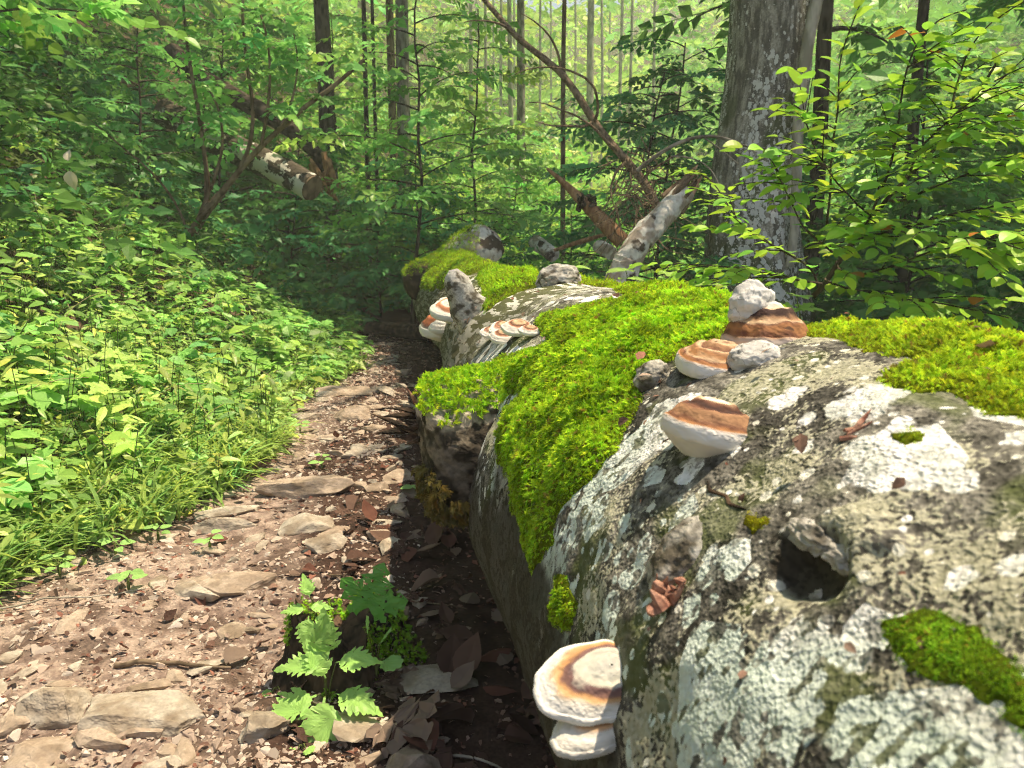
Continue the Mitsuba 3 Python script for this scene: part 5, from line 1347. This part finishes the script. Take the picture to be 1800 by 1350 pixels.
V, F, C = scatter(DLEAF[0], np.array([q, q + [0, 0, .06]]), basis(np.array([[.1, 0, -1], [-.1, .1, 1.0]]), np.array([[.2, -1, 0], [0, -1, .1]])), np.array([.12, .08]), np.array([[.62, .55, .42]] * 2))
put('withered_leaf', (V, F), 'litter_mat', color=C)
tag('withered_leaf', 'pale withered leaf hanging among the plants at the left edge', 'dead leaf')

# ------------------------------------------------------------------ bright beech sapling beyond the trunk on the right
key = 'beech_sapling'
r = np.random.default_rng(15)
def bp(px, py, y): return spot(px, py, y)
stems = [([(1430, 520, 3.9), (1490, 440, 3.8), (1560, 350, 3.7), (1640, 260, 3.6), (1700, 190, 3.5), (1760, 100, 3.4)], .014),
         ([(1455, 400, 3.7), (1462, 300, 3.6), (1470, 190, 3.4), (1478, 100, 3.3), (1500, 30, 3.2), (1512, 0, 3.2)], .006), ([(1490, 440, 3.8), (1550, 330, 3.5), (1575, 240, 3.4), (1590, 140, 3.3), (1625, 60, 3.2), (1700, 15, 3.1)], .007),
         ([(1640, 260, 3.6), (1680, 170, 3.4), (1700, 100, 3.3), (1770, 20, 3.2)], .006), ([(1560, 350, 3.7), (1640, 330, 3.4), (1720, 300, 3.2), (1800, 290, 3.1)], .007), ([(1500, 425, 3.8), (1580, 400, 3.4), (1680, 375, 3.2), (1790, 365, 3.0)], .007),
         ([(1480, 450, 3.8), (1420, 400, 3.5), (1380, 330, 3.4), (1360, 280, 3.4)], .006), ([(1470, 460, 3.8), (1560, 470, 3.4), (1660, 440, 3.2), (1780, 450, 3.0)], .006), ([(1450, 490, 3.8), (1560, 520, 3.4), (1680, 540, 3.2), (1770, 560, 3.1)], .006),
         ([(1450, 500, 3.9), (1350, 480, 3.7), (1260, 470, 3.6), (1190, 480, 3.6)], .007), ([(1440, 510, 3.9), (1380, 440, 3.8), (1300, 390, 3.8), (1240, 310, 3.9), (1200, 300, 3.9)], .006), ([(1640, 260, 3.6), (1720, 230, 3.3), (1800, 180, 3.1)], .006), ([(1530, 380, 3.7), (1480, 330, 3.3), (1430, 250, 3.2), (1405, 150, 3.2)], .005), ([(1600, 300, 3.6), (1660, 215, 3.2), (1740, 150, 3.0), (1800, 100, 2.95)], .005), ([(1520, 400, 3.7), (1620, 410, 3.2), (1720, 420, 3.0), (1830, 410, 2.9)], .005)]
lp, la_, ln_, ls_ = [], [], [], []
for i, (pts, rad) in enumerate(stems):
    q = curve([bp(*a) for a in pts], 30)
    put(numfast(f'{key}__stem' if i == 0 else f'{key}__branch'), tube(wiggle(q, .015, 4, 80 + i), np.linspace(rad, rad * .35, 30), 7), 'bark_dark', smooth=True)
    dq = unit(np.gradient(q, axis=0))
    tws = [(q[8 if i == 0 else 3:], dq)]
    for t_ in range(8 if i == 0 else 9):          # side twigs
        j = int(r.integers(6, 28)); a = r.choice([-1, 1]) * r.uniform(.5, 1.2)
        d = dq[j] * math.cos(a) + np.cross(dq[j], [0, 0, 1]) * math.sin(a); d[2] = d[2] * .4 + r.normal(.05, .15)
        w = curve([q[j], q[j] + d * .16, q[j] + d * r.uniform(.28, .46) + [0, 0, -.03]], 12)
        put(numfast(f'{key}__twig'), tube(w, np.linspace(.003, .0015, 12), 5), 'bark_dark', smooth=True)
        tws.append((w[2:], None))
    for w, _ in tws:
        s_ = np.r_[0, np.cumsum(np.linalg.norm(np.diff(w, axis=0), axis=1))]
        m = max(3, int(s_[-1] / .034))
        at_ = np.linspace(0, s_[-1], m)
        pp = np.c_[[np.interp(at_, s_, w[:, k]) for k in range(3)]].T
        dd = unit(np.gradient(pp, axis=0)) if m > 1 else np.array([[1, 0, 0.]])
        sd = unit(np.cross(dd, [0, 0, 1.0]))
        sg = np.where(np.arange(m) % 2 == 0, 1, -1.0)[:, None]
        lp.append(pp); la_.append(dd * .75 + sd * sg * .8 + r.normal(0, .15, (m, 3)) - [0, 0, .12]); ln_.append(np.c_[r.normal(0, .25, (m, 2)), np.ones(m)] + [0, -.15, 0]); ls_.append(.078 * r.uniform(.65, 1.25, m))
lp, la_, ln_, ls_ = np.vstack(lp), np.vstack(la_), np.vstack(ln_), np.concatenate(ls_)
o = np.argsort(-ls_ / lp[:, 1]); n = len(lp)
col = hue((.35, .60, .065), n, .22, .13, r)
sel = r.random(n) < .01; col[sel] = (.5, .2, .04)
R = basis(la_, ln_)
for i in o[:290]:
    V, F, C = scatter(OV2, lp[i:i + 1], R[i:i + 1], ls_[i:i + 1], col[i:i + 1])
    put(numfast(f'{key}__leaf'), (V, F), 'leaf_mat', color=C)
V, F, C = scatter(OV2, lp[o[290:]], R[o[290:]], ls_[o[290:]], col[o[290:]])
put(f'{key}__foliage', (V, F), 'leaf_mat', color=C)
tag(f'{key}__foliage', 'the smaller leaves', kind='stuff')
tag(key, 'young beech sapling with bright backlit leaves right behind the fallen trunk', 'sapling')
# plants behind the crest of the trunk
for i, (px, py, y) in enumerate(((1010, 470, 5.2), (1100, 475, 4.9), (1180, 480, 4.6), (1250, 500, 4.2), (1320, 500, 3.7), (1400, 520, 3.3))):
    k = numfast('crest_plant'); q = spot(px, py, y); z = float(terr(q[0], q[1]))
    stemtube(f'{k}__stem', [(q[0] + .02, q[1], min(z, q[2] - .1)), (q[0] + .03, q[1], q[2] - .12), q], .004)
    for a in range(8):
        an = a * 2.4 + i; pos = q - [0, 0, .05 * (a // 2)]
        leafpart(numfast(f'{k}__leaf'), (OV2, SER, MAP)[i % 3], pos, (math.cos(an), math.sin(an), .05), (.1, -.2, 1), float(r.uniform(.08, .13)), F_SUN * r.uniform(.7, 1.0), 900 + i * 9 + a)
    tag(k, ['leafy plant peeping over the crest near the split logs', 'leafy plant over the crest below the broken white trunk', 'lobed plant over the crest left of the bark pieces', 'leafy plant over the crest below the thick beech', 'toothed plant just behind the knob-headed fungus', 'lobed plant right of the knob-headed fungus behind the moss'][i], 'plant')

# ------------------------------------------------------------------ the hazy summer air between the trees
scene['haze'] = {'type': 'cube', 'to_world': T().translate([0, 60, 20]).scale([100, 90, 27]), 'bsdf': {'type': 'null'}, 'interior': {'type': 'ref', 'id': 'air'}}
labels['haze'] = {'label': 'thin bright summer haze between the forest trees', 'category': 'haze', 'kind': 'stuff'}
